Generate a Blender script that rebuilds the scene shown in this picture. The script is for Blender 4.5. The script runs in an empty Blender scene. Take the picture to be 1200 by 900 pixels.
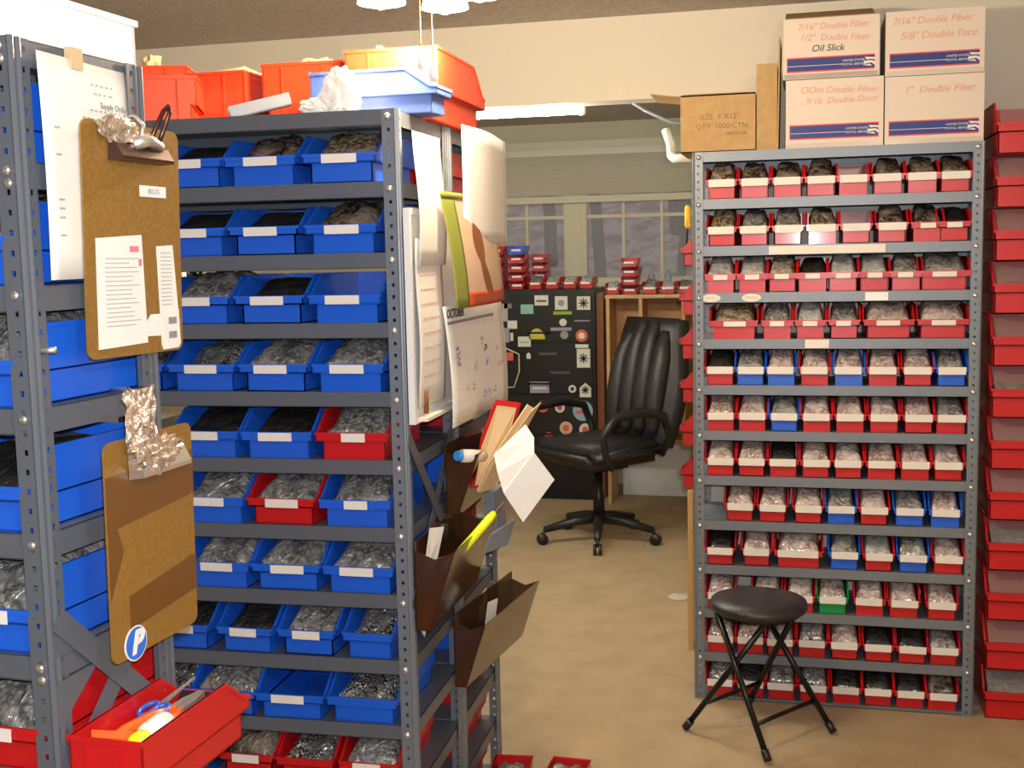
import bpy, bmesh, math, random
from mathutils import Vector, Matrix, noise
random.seed(7)
C = bpy.context.scene.collection
PI = math.pi
# ---------------------------------------------------------------- camera
F_PX, YAW, PITCH, ROLL, EYE = 1383.13, .2444, .1107, -.0217, 1.5242
fw = Vector((-math.sin(YAW), math.cos(YAW), 0)); rt = Vector((math.cos(YAW), math.sin(YAW), 0)); upv = Vector((0, 0, 1))
vw = fw*math.cos(PITCH) - upv*math.sin(PITCH); u2 = upv*math.cos(PITCH) + fw*math.sin(PITCH)
cr = rt*math.cos(ROLL) + u2*math.sin(ROLL); cu = u2*math.cos(ROLL) - rt*math.sin(ROLL)
cam = bpy.data.cameras.new('camera'); cam.sensor_width = 36; cam.lens = F_PX/1200*36; cam.clip_start = .02
camo = bpy.data.objects.new('camera', cam); C.objects.link(camo)
M = Matrix((cr, cu, -vw)).transposed().to_4x4(); M.translation = Vector((0, 0, EYE)); camo.matrix_world = M
bpy.context.scene.camera = camo
# ---------------------------------------------------------------- world, lights, exposure
vs = bpy.context.scene.view_settings
vs.view_transform = 'Standard'; vs.look = 'None'; vs.gamma = 1; vs.exposure = 0.52; vs.use_curve_mapping = False
wd = bpy.data.worlds.new('world'); bpy.context.scene.world = wd; wd.use_nodes = True
bg = wd.node_tree.nodes['Background']; bg.inputs[0].default_value = (.62, .62, .68, 1); bg.inputs[1].default_value = .5
def lamp(kind, name, loc, power, col, size=.05, rot=None, sy=None, spot=None):
    l = bpy.data.lights.new(name, kind); l.energy = power; l.color = col
    if kind == 'AREA':
        l.size = size
        if sy: l.shape = 'RECTANGLE'; l.size_y = sy
    else: l.shadow_soft_size = size
    if spot: l.spot_size = spot; l.spot_blend = .6
    o = bpy.data.objects.new(name, l); o.location = loc
    if rot: o.rotation_euler = rot
    C.objects.link(o); return o
# the flash built into the camera, just above the lens
fl = lamp('SPOT', 'camera_flash', (.03, -.01, 1.575), 95, (.93, .97, 1), .015, spot=math.radians(95))
fl.rotation_euler = camo.matrix_world.to_euler()
# the room's second ceiling lamp, behind the camera
lamp('POINT', 'rear_ceiling_lamp', (.5, .2, 2.15), 34, (1, .86, .68), .09)
# ---------------------------------------------------------------- materials
def mat(name, col, rough=.5, metal=0, coat=0, bump=0, bscale=60, mix=None, mscale=20, spec=.5, alpha=1, trans=0, emis=None, estr=0, thr=(.4, .6), vor=False, detail=3):
    m = bpy.data.materials.new(name); m.use_nodes = True; nt = m.node_tree; b = nt.nodes['Principled BSDF']
    b.inputs['Base Color'].default_value = (*col, 1); b.inputs['Roughness'].default_value = rough; b.inputs['Metallic'].default_value = metal
    b.inputs['Coat Weight'].default_value = coat; b.inputs['Coat Roughness'].default_value = .12
    b.inputs['Specular IOR Level'].default_value = spec; b.inputs['Alpha'].default_value = alpha; b.inputs['Transmission Weight'].default_value = trans
    if emis: b.inputs['Emission Color'].default_value = (*emis, 1); b.inputs['Emission Strength'].default_value = estr
    tc = nt.nodes.new('ShaderNodeTexCoord')
    if mix:
        if vor: n = nt.nodes.new('ShaderNodeTexVoronoi'); n.inputs['Scale'].default_value = mscale; out = n.outputs['Distance']
        else: n = nt.nodes.new('ShaderNodeTexNoise'); n.inputs['Scale'].default_value = mscale; n.inputs['Detail'].default_value = detail; out = n.outputs['Fac']
        nt.links.new(tc.outputs['Object'], n.inputs['Vector'])
        r = nt.nodes.new('ShaderNodeValToRGB'); r.color_ramp.elements[0].position = thr[0]; r.color_ramp.elements[1].position = thr[1]
        r.color_ramp.elements[0].color = (*col, 1); r.color_ramp.elements[1].color = (*mix, 1)
        nt.links.new(out, r.inputs[0]); nt.links.new(r.outputs[0], b.inputs['Base Color'])
    if bump:
        n = nt.nodes.new('ShaderNodeTexNoise'); n.inputs['Scale'].default_value = bscale; n.inputs['Detail'].default_value = 4
        nt.links.new(tc.outputs['Object'], n.inputs['Vector'])
        bp = nt.nodes.new('ShaderNodeBump'); bp.inputs['Strength'].default_value = bump; bp.inputs['Distance'].default_value = .01
        nt.links.new(n.outputs['Fac'], bp.inputs['Height']); nt.links.new(bp.outputs[0], b.inputs['Normal'])
    return m
def bagmat(name, a, b_, c, s1=45, rough=.28, scale2=9, metal=.15, bs=40, bstr=.9):
    """parts seen through a clear plastic bag: small pieces, cloudy film and creases"""
    m = bpy.data.materials.new(name); m.use_nodes = True; nt = m.node_tree; p = nt.nodes['Principled BSDF']
    tc = nt.nodes.new('ShaderNodeTexCoord'); oi = nt.nodes.new('ShaderNodeObjectInfo'); ad = nt.nodes.new('ShaderNodeVectorMath'); ad.operation = 'MULTIPLY_ADD'
    ad.inputs[1].default_value = (1, 1, 1); nt.links.new(tc.outputs['Object'], ad.inputs[0]); nt.links.new(oi.outputs['Random'], ad.inputs[2])
    v = nt.nodes.new('ShaderNodeTexVoronoi'); v.inputs['Scale'].default_value = s1*2.2; nt.links.new(ad.outputs[0], v.inputs['Vector'])
    r = nt.nodes.new('ShaderNodeValToRGB'); e = r.color_ramp.elements; e[0].position = .12; e[0].color = (*b_, 1); e[1].position = .62; e[1].color = (*a, 1)
    nt.links.new(v.outputs['Distance'], r.inputs[0])
    n = nt.nodes.new('ShaderNodeTexNoise'); n.inputs['Scale'].default_value = scale2*2; n.inputs['Detail'].default_value = 5; n.inputs['Distortion'].default_value = 1.2
    nt.links.new(ad.outputs[0], n.inputs['Vector'])
    r2 = nt.nodes.new('ShaderNodeValToRGB'); r2.color_ramp.elements[0].position = .42; r2.color_ramp.elements[1].position = .66; nt.links.new(n.outputs['Fac'], r2.inputs[0])
    mx = nt.nodes.new('ShaderNodeMixRGB'); nt.links.new(r2.outputs[0], mx.inputs[0]); nt.links.new(r.outputs[0], mx.inputs[1]); mx.inputs[2].default_value = (*c, 1)
    nt.links.new(mx.outputs[0], p.inputs['Base Color']); p.inputs['Roughness'].default_value = rough; p.inputs['Metallic'].default_value = metal
    p.inputs['Coat Weight'].default_value = .7; p.inputs['Coat Roughness'].default_value = .13
    n2 = nt.nodes.new('ShaderNodeTexNoise'); n2.inputs['Scale'].default_value = bs; n2.inputs['Detail'].default_value = 4; n2.inputs['Distortion'].default_value = 1.5
    nt.links.new(ad.outputs[0], n2.inputs['Vector'])
    bp = nt.nodes.new('ShaderNodeBump'); bp.inputs['Strength'].default_value = bstr; bp.inputs['Distance'].default_value = .012
    nt.links.new(n2.outputs['Fac'], bp.inputs['Height']); nt.links.new(bp.outputs[0], p.inputs['Normal']); return m
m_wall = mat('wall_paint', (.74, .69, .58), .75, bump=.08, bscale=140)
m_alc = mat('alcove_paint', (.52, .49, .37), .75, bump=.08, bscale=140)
m_ceil = mat('ceiling_texture', (.45, .40, .36), .95, bump=.5, bscale=90, mix=(.55, .49, .44), mscale=60)
m_floor = mat('tan_carpet', (.47, .345, .20), .95, bump=.6, bscale=500, mix=(.56, .42, .26), mscale=7, detail=8, thr=(.3, .7))
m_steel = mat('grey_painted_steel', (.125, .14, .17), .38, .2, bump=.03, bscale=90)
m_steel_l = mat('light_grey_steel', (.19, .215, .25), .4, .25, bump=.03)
m_bolt = mat('zinc', (.88, .87, .85), .3, .9)
m_blue = mat('blue_plastic', (.012, .115, .68), .33, coat=.15, bump=.03, bscale=60)
m_red = mat('red_plastic', (.56, .010, .013), .33, coat=.2, bump=.03, bscale=60)
m_red2 = mat('orange_red_plastic', (.72, .045, .012), .4, coat=.1)
m_green = mat('green_plastic', (.0, .30, .07), .35, coat=.1)
m_lblue = mat('pale_blue_plastic', (.08, .14, .42), .4)
m_card = mat('white_card', (.80, .76, .70), .6)
m_paper = mat('white_paper', (.82, .80, .77), .7, bump=.05, bscale=12)
m_ink = mat('grey_ink', (.25, .25, .27), .8)
m_inkred = mat('red_marker', (.78, .40, .31), .8)
m_inkblk = mat('black_marker', (.06, .06, .07), .8)
m_inkpur = mat('purple_marker', (.42, .18, .5), .8)
m_inkl = mat('faint_ink', (.40, .39, .42), .8)
m_cdb = mat('cardboard', (.47, .30, .13), .85, mix=(.52, .34, .155), mscale=30)
m_kraft = mat('kraft_paper', (.60, .45, .26), .8, bump=.2, bscale=30)
m_box = mat('white_carton', (.76, .66, .57), .7)
m_navy = mat('navy_print', (.015, .03, .22), .5)
m_redp = mat('red_print', (.7, .05, .06), .5)
m_tape = mat('clear_tape', (.8, .78, .75), .15, alpha=.12)
m_hard = mat('brown_hardboard', (.235, .120, .022), .45, mix=(.28, .145, .03), mscale=120, bump=.04, bscale=200, coat=.2)
m_hardd = mat('taped_hardboard', (.15, .062, .013), .2, coat=.5)
m_black = mat('black_plastic', (.012, .011, .012), .4)
m_blackm = mat('black_metal', (.015, .014, .015), .3, .5)
m_blackv = mat('black_leather', (.022, .020, .021), .42, bump=.15, bscale=150)
m_dkclip = mat('dark_clip_metal', (.10, .05, .04), .3, .8)
m_foil = mat('crumpled_tape', (.60, .48, .38), .2, .6, bump=1, bscale=80)
m_cab = mat('black_enamel', (.008, .007, .008), .35, bump=.04)
m_wood = mat('oak_veneer', (.42, .20, .065), .5, mix=(.50, .25, .09), mscale=12, bump=.05)
m_woodl = mat('light_oak', (.56, .33, .13), .5)
m_trim = mat('cream_trim', (.62, .58, .43), .5)
m_blind = mat('blind_slats', (.66, .63, .52), .5)
m_white = mat('white_plastic', (.85, .85, .84), .35)
m_bright = mat('bright_white_foam', (.95, .95, .95), .6)
m_smoke = mat('smoked_plastic', (.075, .03, .012), .12, alpha=.80, coat=.6)
m_glass = mat('window_glass', (.8, .85, .9), .03, alpha=.15)
m_bulb = mat('lamp_glow', (1, .9, .7), .4, emis=(1, .82, .5), estr=26)
m_shade = mat('frosted_shade', (1, .93, .8), .4, emis=(1, .86, .58), estr=11)
m_tube = mat('fluorescent_tube', (1, 1, .95), .4, emis=(1, .98, .84), estr=20)
m_brass = mat('brass', (.75, .5, .15), .25, 1)
m_yel = mat('neon_yellow', (.85, .95, .02), .4, emis=(.8, .9, 0), estr=.0)
m_orange = mat('orange_handle', (.9, .13, .01), .35, coat=.3)
m_bcap = mat('sky_blue_cap', (.05, .35, .9), .4)
m_grey = mat('grey_plastic', (.22, .26, .32), .5)
m_picbg = mat('photo_beige', (.60, .42, .30), .35)
m_picbr = mat('photo_brown', (.22, .07, .02), .35)
m_picgr = mat('photo_green', (.22, .26, .04), .35)
m_picrd = mat('photo_red', (.42, .06, .02), .35)
m_pvc = mat('pvc', (.8, .78, .74), .35)
m_dusk = mat('leaf_litter', (.26, .17, .14), .9, mix=(.46, .36, .34), mscale=6, detail=10)
m_bark = mat('bark', (.16, .12, .11), .9)
CONT = {
 'g': (bagmat('grey_parts', (.13, .13, .125), (.42, .41, .39), (.40, .39, .38), rough=.2, metal=.3), 'clear bag of grey parts'),
 'p': (bagmat('pale_parts', (.34, .23, .21), (.68, .56, .53), (.72, .64, .62), rough=.22), 'clear bag of pale parts'),
 's': (bagmat('silver_parts', (.04, .04, .04), (.85, .83, .79), (.35, .35, .35), 80, .22, 9, .6), 'heap of small silver parts'),
 'd': (bagmat('dark_parts', (.02, .015, .013), (.18, .13, .09), (.28, .23, .19), rough=.2), 'clear bag of dark parts'),
 'b': (bagmat('brass_parts', (.05, .035, .02), (.48, .33, .12), (.42, .38, .33)), 'clear bag of brassy parts'),
 'k': (bagmat('black_parts', (.006, .006, .006), (.012, .012, .012), (.022, .021, .020), 45, .5, 9, 0), 'pile of black parts'),
 'w': (bagmat('white_parts', (.35, .36, .36), (.62, .62, .60), (.55, .56, .56), 15, .35), 'clear bag of whitish parts'),
}
# ---------------------------------------------------------------- mesh helpers
def bx(bm, x0, x1, y0, y1, z0, z1, M=None):
    v = [bm.verts.new(p) for p in ((x0,y0,z0),(x1,y0,z0),(x1,y1,z0),(x0,y1,z0),(x0,y0,z1),(x1,y0,z1),(x1,y1,z1),(x0,y1,z1))]
    if M is not None:
        for a in v: a.co = M @ a.co
    for f in ((3,2,1,0),(4,5,6,7),(0,1,5,4),(1,2,6,5),(2,3,7,6),(3,0,4,7)): bm.faces.new([v[i] for i in f])
    return v
def prism(bm, poly, axis, a, b, M=None):
    """extrude a 2-D polygon along x, y or z from a to b"""
    def P(u, v, w): return {'x': (w, u, v), 'y': (u, w, v), 'z': (u, v, w)}[axis]
    A = [bm.verts.new(P(u, v, a)) for u, v in poly]; B = [bm.verts.new(P(u, v, b)) for u, v in poly]
    if M is not None:
        for q in A+B: q.co = M @ q.co
    n = len(poly); fs = [bm.faces.new(A), bm.faces.new(B[::-1])]
    for i in range(n): fs.append(bm.faces.new((A[i], B[i], B[(i+1) % n], A[(i+1) % n])))
    return fs
def tube(bm, pts, r, seg=10, caps=True):
    pts = [Vector(p) for p in pts]; rings = []
    rs = r if isinstance(r, (list, tuple)) else [r]*len(pts); prev = None
    for i, p in enumerate(pts):
        t = (pts[min(i+1, len(pts)-1)] - pts[max(i-1, 0)]).normalized()
        if prev is None: a = t.orthogonal().normalized()
        else: a = (prev - t*prev.dot(t)).normalized()
        prev = a; b = t.cross(a)
        rings.append([bm.verts.new(p + (a*math.cos(2*PI*k/seg) + b*math.sin(2*PI*k/seg))*rs[i]) for k in range(seg)])
    for A, B in zip(rings, rings[1:]):
        for k in range(seg): bm.faces.new((A[k], A[(k+1) % seg], B[(k+1) % seg], B[k]))
    if caps: bm.faces.new(rings[0][::-1]); bm.faces.new(rings[-1])
def lathe(bm, prof, seg=24, M=None):
    rings = []
    for r, z in prof:
        rings.append([bm.verts.new((max(r, 1e-4)*math.cos(2*PI*k/seg), max(r, 1e-4)*math.sin(2*PI*k/seg), z)) for k in range(seg)])
    if M is not None:
        for R in rings:
            for v in R: v.co = M @ v.co
    for A, B in zip(rings, rings[1:]):
        for k in range(seg): bm.faces.new((A[k], A[(k+1) % seg], B[(k+1) % seg], B[k]))
    bm.faces.new(rings[0][::-1]); bm.faces.new(rings[-1])
def fin(bm, m, smooth=False, bevel=0):
    if bevel:
        es = [e for e in bm.edges if len(e.link_faces) == 2 and e.calc_face_angle(0) > .5]
        bmesh.ops.bevel(bm, geom=es, offset=bevel, segments=2, affect='EDGES', clamp_overlap=True)
    bmesh.ops.recalc_face_normals(bm, faces=bm.faces)
    me = bpy.data.meshes.new('m'); bm.to_mesh(me); bm.free(); me.materials.append(m)
    if smooth:
        for p in me.polygons: p.use_smooth = True
    return me
def link(name, me, parent=None, loc=None, rot=None):
    o = bpy.data.objects.new(name, me); C.objects.link(o)
    if me.name == 'm' or me.name.startswith('m.'): me.name = name
    if parent is not None: o.parent = parent
    if loc is not None: o.location = loc
    if rot is not None: o.rotation_euler = rot
    return o
def obj(name, bm, m, parent=None, smooth=False, bevel=0, loc=None, rot=None):
    return link(name, fin(bm, m, smooth, bevel), parent, loc, rot)
def box(name, m, x0, x1, y0, y1, z0, z1, parent=None, bevel=0, M=None):
    b = bmesh.new(); bx(b, x0, x1, y0, y1, z0, z1, M); return obj(name, b, m, parent, bevel=bevel)
def tag(o, label, cat, group=None):
    o['label'] = label; o['category'] = cat
    if group: o['group'] = group
    return o
def thing(name, label, cat, loc=(0,0,0), rot=(0,0,0), group=None):
    o = bpy.data.objects.new(name, None); o.empty_display_size = .05; C.objects.link(o); o.location = loc; o.rotation_euler = rot
    return tag(o, label, cat, group)
def struct(o): o['kind'] = 'structure'; return o
_tc = {}
def text(name, s, size, m, parent=None, loc=(0,0,0), rot=(0,0,0), shear=0, ext=.0004, bold=0):
    cv = bpy.data.curves.new('t', 'FONT'); cv.body = s; cv.size = size; cv.shear = shear; cv.extrude = ext; cv.align_x = 'CENTER'; cv.align_y = 'CENTER'; cv.offset = bold; cv.resolution_u = 3
    t = bpy.data.objects.new('t', cv); C.objects.link(t)
    dg = bpy.context.evaluated_depsgraph_get(); me = bpy.data.meshes.new_from_object(t.evaluated_get(dg))
    bpy.data.objects.remove(t); bpy.data.curves.remove(cv); me.name = name
    me.materials.clear(); me.materials.append(m); return link(name, me, parent, loc, rot)
FRONT = (PI/2, 0, 0)          # text read from the -Y side
SIDE = (PI/2, 0, PI/2)        # text read from the +X side
ORD = ['first', 'second', 'third', 'fourth', 'fifth', 'sixth', 'seventh', 'eighth', 'ninth', 'tenth', 'eleventh', 'twelfth']
# ---------------------------------------------------------------- the room
def sbox(name, m, *a): return struct(box(name, m, *a))
XL, XR, YB, YF, ZC = -3.4, 2.2, -2.2, 4.25, 2.345
sbox('floor', m_floor, XL-.1, XR+.1, YB-.1, 7.75, -.06, 0)
sbox('ceiling', m_ceil, XL-.1, XR+.1, YB-.1, 7.75, ZC, ZC+.08)
sbox('wall_left', m_wall, XL-.1, XL, YB-.1, 7.75, 0, ZC)
sbox('wall_right', m_wall, XR, XR+.1, YB-.1, YF, 0, ZC)
sbox('wall_rear', m_wall, XL, XR, YB-.1, YB, 0, ZC)
b = bmesh.new(); bx(b, XL, -2.4, YF, YF+.12, 0, ZC); bx(b, -.33, XR+.1, YF, YF+.12, 0, ZC); bx(b, -2.4, -.33, YF, YF+.12, 2.055, ZC)
struct(obj('wall_front', b, m_wall))
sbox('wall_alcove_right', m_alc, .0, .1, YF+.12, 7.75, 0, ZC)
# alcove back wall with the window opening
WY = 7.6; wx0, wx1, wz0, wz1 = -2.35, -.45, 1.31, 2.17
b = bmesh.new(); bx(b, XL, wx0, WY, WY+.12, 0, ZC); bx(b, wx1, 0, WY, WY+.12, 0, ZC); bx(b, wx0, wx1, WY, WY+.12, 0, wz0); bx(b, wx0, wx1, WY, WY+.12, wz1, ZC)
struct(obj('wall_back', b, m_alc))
def window(n, x0, x1, muntins):
    b = bmesh.new(); t = .035
    bx(b, x0, x0+t, WY+.0, WY+.07, wz0, wz1); bx(b, x1-t, x1, WY+.0, WY+.07, wz0, wz1); bx(b, x0+t, x1-t, WY+.0, WY+.07, wz0, wz0+.04); bx(b, x0+t, x1-t, WY, WY+.07, wz1-.03, wz1)
    for x in muntins: bx(b, x-.009, x+.009, WY+.02, WY+.05, wz0+.04, wz1-.03)
    bx(b, x0+t, x1-t, WY+.021, WY+.049, 1.735, 1.757)
    w = struct(obj('window_%d' % n, b, m_trim)); box('window_glass', m_glass, x0+t, x1-t, WY+.032, WY+.038, wz0+.04, wz1-.03, w)
window(1, -2.35, -1.49, (-2.05, -1.775)); window(2, -1.41, -.45, (-1.137, -.891))
struct(box('trim_1', m_trim, -1.49, -1.41, WY-.005, WY+.09, wz0, wz1, bevel=.003))
b = bmesh.new(); bx(b, -2.42, -.38, WY-.05, WY, wz0-.025, wz0); bx(b, -2.40, -.40, WY-.018, WY, wz0-.1, wz0-.025); struct(obj('trim_2', b, m_trim))
b = bmesh.new(); bx(b, -2.42, wx0, WY-.018, WY, wz0, wz1+.06); bx(b, wx1, -.38, WY-.018, WY, wz0, wz1+.06); bx(b, wx0, wx1, WY-.018, WY, wz1, wz1+.06); struct(obj('trim_3', b, m_trim))
for nm, a in (('baseboard_back', (XL, 0, WY-.012, WY, 0, .09)), ('baseboard_front', (-.36, XR, YF-.012, YF, 0, .08))): sbox(nm, m_trim, *a)
# blinds gathered over the upper part of the windows
bl = thing('window_blind', 'raised cream slatted blind across the top of the alcove windows', 'blind', (0, 0, 0))
box('head_rail', m_blind, -2.33, -.47, WY-.06, WY-.022, 2.135, 2.175, bl)
b = bmesh.new()
for i in range(15):
    z = 2.128-.0165*i; bx(b, -2.32, -.48, WY-.058, WY-.026, -.0012, .0012, Matrix.Translation((0, 0, z)) @ Matrix.Translation((0, WY-.042, 0)) @ Matrix.Rotation(-.75, 4, 'X') @ Matrix.Translation((0, -(WY-.042), 0)))
obj('slat', b, m_blind, bl)
box('bottom_rail', m_trim, -2.33, -.47, WY-.062, WY-.024, 1.835, 1.878, bl, bevel=.003)
# outdoors behind the glass
b = bmesh.new(); n = 30
gv = [[b.verts.new((-9+18*i/n, 8.6+9*j/n, .2+3.9*j/n*(1+.0*i)+.25*noise.noise(Vector((i*.4, j*.4, 0))))) for j in range(n+1)] for i in range(n+1)]
for i in range(n):
    for j in range(n): b.faces.new((gv[i][j], gv[i+1][j], gv[i+1][j+1], gv[i][j+1]))
struct(obj('ground', b, m_dusk, smooth=True))
tpos = [(-3.1, 10.0, .09), (-2.5, 11.6, .07), (-1.75, 10.4, .06), (-1.2, 12.0, .1), (-1.0, 10.2, .045)]
tside = ['behind the left alcove window', 'behind the left alcove window', 'behind the right alcove window', 'behind the right alcove window', 'behind the right alcove window']
for i, (x, y, r) in enumerate(tpos):
    b = bmesh.new(); z0 = .1+3.9*(y-8.6)/9; pts = [(x+.05*math.sin(k*1.3+i), y, z0-.3+k*.7) for k in range(8)]
    tube(b, pts, [r*(1-.08*k) for k in range(8)], 8)
    for k in (3, 4, 5): tube(b, [pts[k], (x+(.5 if (k+i) % 2 else -.5), y+.1, pts[k][2]+.5)], [r*.3, r*.1], 6)
    tag(obj('bare_tree', b, m_bark, smooth=True), 'dark bare tree trunk seen dimly outdoors ' + tside[i], 'tree', 'bare trees ' + tside[i])
# ---------------------------------------------------------------- bins
_bin = {}
def bin_mesh(W, D, H, m, t=.0028, inset=.075):
    k = (round(W, 3), round(D, 3), round(H, 3), m.name, inset)
    if k in _bin: return _bin[k]
    zl, lip, ins, yf = H*.40, H*.56, inset*W, .05*D
    b = bmesh.new()
    for s in (-1, 1):
        a, c = (s*W/2, s*(W/2-t)) if s > 0 else (-W/2+t, -W/2); lo, hi = min(a, c), max(a, c)
        prism(b, [(0, zl), (0, lip), (.05*D, lip+.004), (.24*D, H), (D, H), (D, zl)], 'x', lo, hi)
        xi = s*(W/2-ins); prism(b, [(yf, 0), (yf, zl+t), (D, zl+t), (D, 0)], 'x', min(xi, xi-s*t), max(xi, xi-s*t))
        bx(b, min(xi-s*t, s*W/2), max(xi-s*t, s*W/2), 0, D, zl, zl+t)
        bx(b, min(s*(W/2+.0025), s*(W/2-.0035)), max(s*(W/2+.0025), s*(W/2-.0035)), .24*D, D, H-.006, H)   # rolled rim
        prism(b, [(-.001, lip-.002), (-.001, lip+.003), (.05*D, lip+.006), (.24*D, H), (.24*D, H-.007), (.05*D, lip-.001)], 'x', min(s*(W/2+.0025), s*(W/2-.003)), max(s*(W/2+.0025), s*(W/2-.003)))
    bx(b, -W/2, W/2, 0, t, zl, lip); bx(b, -W/2, W/2, 0, yf+t, zl, zl+t)
    bx(b, -W/2, W/2, -.0025, .001, lip-.004, lip+.003)
    bx(b, -W/2+ins, W/2-ins, yf, yf+t, 0, zl+t)
    bx(b, -W/2+ins, W/2-ins, yf, D, 0, t)
    bx(b, -W/2, W/2, D-t, D, zl, H); bx(b, -W/2+ins, W/2-ins, D-t, D, 0, zl); bx(b, -W/2-.0025, W/2+.0025, D-.001, D+.003, H-.006, H+.001)
    for q in (-.25, .25): bx(b, q*W-.0015, q*W+.0015, D, D+.0025, .1*H, H-.006)                            # ribs on the back
    me = fin(b, m, bevel=.0008); me.name = 'storage_bin'; _bin[k] = me; return me
_lab = {}
def lab_mesh(w, h):
    k = (round(w, 3), round(h, 3))
    if k not in _lab:
        b = bmesh.new(); bx(b, -w/2, w/2, -.0042, -.0026, -h/2, h/2); _lab[k] = fin(b, m_card); _lab[k].name = 'label_card'
    return _lab[k]
_cont = {}
def cont_mesh(W, D, zf, zb, seed, kind):
    """lumpy fill: front edge zf high, rear zb high"""
    k = (round(W, 3), round(D, 3), round(zf, 3), round(zb, 3), seed, kind)
    if k in _cont: return _cont[k]
    b = bmesh.new(); n = 16; amp = {'k': .004, 's': .012}.get(kind, .016)
    g = []
    for i in range(n+1):
        row = []
        for j in range(n+1):
            u, v = i/n, j/n; x = (u-.5)*W; y = v*D; e = min(u, 1-u, v*1.5, (1-v))*7; e = min(1, e)
            s = min(1, v/.42); z = zf+(zb-zf)*(s*s*(3-2*s))
            nz = noise.noise(Vector((x*24, y*20, seed*7.3)))*1.0 + .55*noise.noise(Vector((x*60, y*50, seed*3.1)))
            if kind in 'gpbdw': nz = .6*nz+.9*(.5-abs(noise.noise(Vector((x*34+seed, y*30, seed*1.7)))))
            z += amp*nz; z = z*(.72+.28*e)
            row.append(b.verts.new((x, y, z)))
        g.append(row)
    for i in range(n):
        for j in range(n): b.faces.new((g[i][j], g[i+1][j], g[i+1][j+1], g[i][j+1]))
    ed = [g[i][0] for i in range(n+1)]+[g[n][j] for j in range(1, n+1)]+[g[i][n] for i in range(n-1, -1, -1)]+[g[0][j] for j in range(n-1, 0, -1)]
    lo = [b.verts.new((v.co.x, v.co.y, .004)) for v in ed]; m = len(ed)
    for i in range(m): b.faces.new((ed[i], lo[i], lo[(i+1) % m], ed[(i+1) % m]))
    b.faces.new(lo)
    me = fin(b, CONT[kind][0], smooth=(kind != 's')); me.name = 'parts_fill'; _cont[k] = me; return me
BM = {'R': (m_red, 'red'), 'B': (m_blue, 'blue'), 'G': (m_green, 'green')}
def place_bin(x, y, z, rz, W, D, H, col, kind, where, group, labw=.7, labh=.018, tilt=0, tall=1.0, cgroup=None, inset=.075):
    mm, cn = BM[col]
    o = thing('storage_bin', ('%s bin, %s' % (cn, where)), 'bin', (x, y, z), (tilt, 0, rz), group)
    link('bin_body', bin_mesh(W, D, H, mm, inset=inset), o)
    if labw: link('label_card', lab_mesh(W*labw, labh), o, (random.uniform(-.03, .03)*W, 0, H*.485))
    if kind != 'e':
        W2, D2 = W*.83, D*.80
        zf = {'k': .62, 's': .58, 'w': .64}.get(kind, .68)*H*tall; zb = {'k': .93, 's': .92, 'w': .95}.get(kind, 1.04)*H*tall
        me = cont_mesh(W2, D2, zf, min(zb, H*1.09), random.randint(0, 4), kind)
        name = {'k': 'black_parts_pile', 's': 'silver_parts_heap'}.get(kind, 'parts_bag')
        Mx = Matrix.Translation((x, y, z)) @ Matrix.Rotation(rz, 4, 'Z') @ Matrix.Rotation(tilt, 4, 'X') @ Matrix.Translation((0, D*.09, .001))
        c = link(name, me); c.matrix_world = Mx
        tag(c, '%s, %s' % (CONT[kind][1], where), 'parts', cgroup or (group+' contents' if group else None))
    return o
# ---------------------------------------------------------------- steel shelving
_post = {}
def post_mesh(H, sx, sy, wf=.030, ws=.042, pitch=.0254, hole=.0062, m=None, ridge=True):
    """perforated angle post, corner at the origin; legs run towards sx (front leg) and sy (side leg)"""
    k = (round(H, 3), sx, sy, wf, ws)
    if k in _post: return _post[k]
    b = bmesh.new(); n = int(H/pitch)
    def leg(w, place):
        c = w*(.5 if w is wf else .70); xs = [0, c-hole/2, c+hole/2, w]; zs = [0]
        for i in range(n): z = pitch*(i+.5); zs += [z-hole*.6, z+hole*.6]
        zs.append(H); V = {}
        def vert(i, j):
            if (i, j) not in V: V[(i, j)] = b.verts.new(place(xs[i], zs[j]))
            return V[(i, j)]
        for j in range(len(zs)-1):
            for i in range(3):
                if i == 1 and j % 2 == 1: continue
                b.faces.new((vert(i, j), vert(i+1, j), vert(i+1, j+1), vert(i, j+1)))
    leg(wf, lambda u, z: (sx*u, 0, z)); leg(ws, lambda u, z: (0, sy*u, z))
    bmesh.ops.recalc_face_normals(b, faces=b.faces)
    r = bmesh.ops.solidify(b, geom=b.faces[:], thickness=.0022)
    if ridge:
        for yy, rr in ((0, .0045), (sy*ws*.42, .0035)): tube(b, [(0, yy, 0), (0, yy, H)], rr, 8)
    me = fin(b, m or m_steel); me.name = 'post'; _post[k] = me; return me
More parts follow.
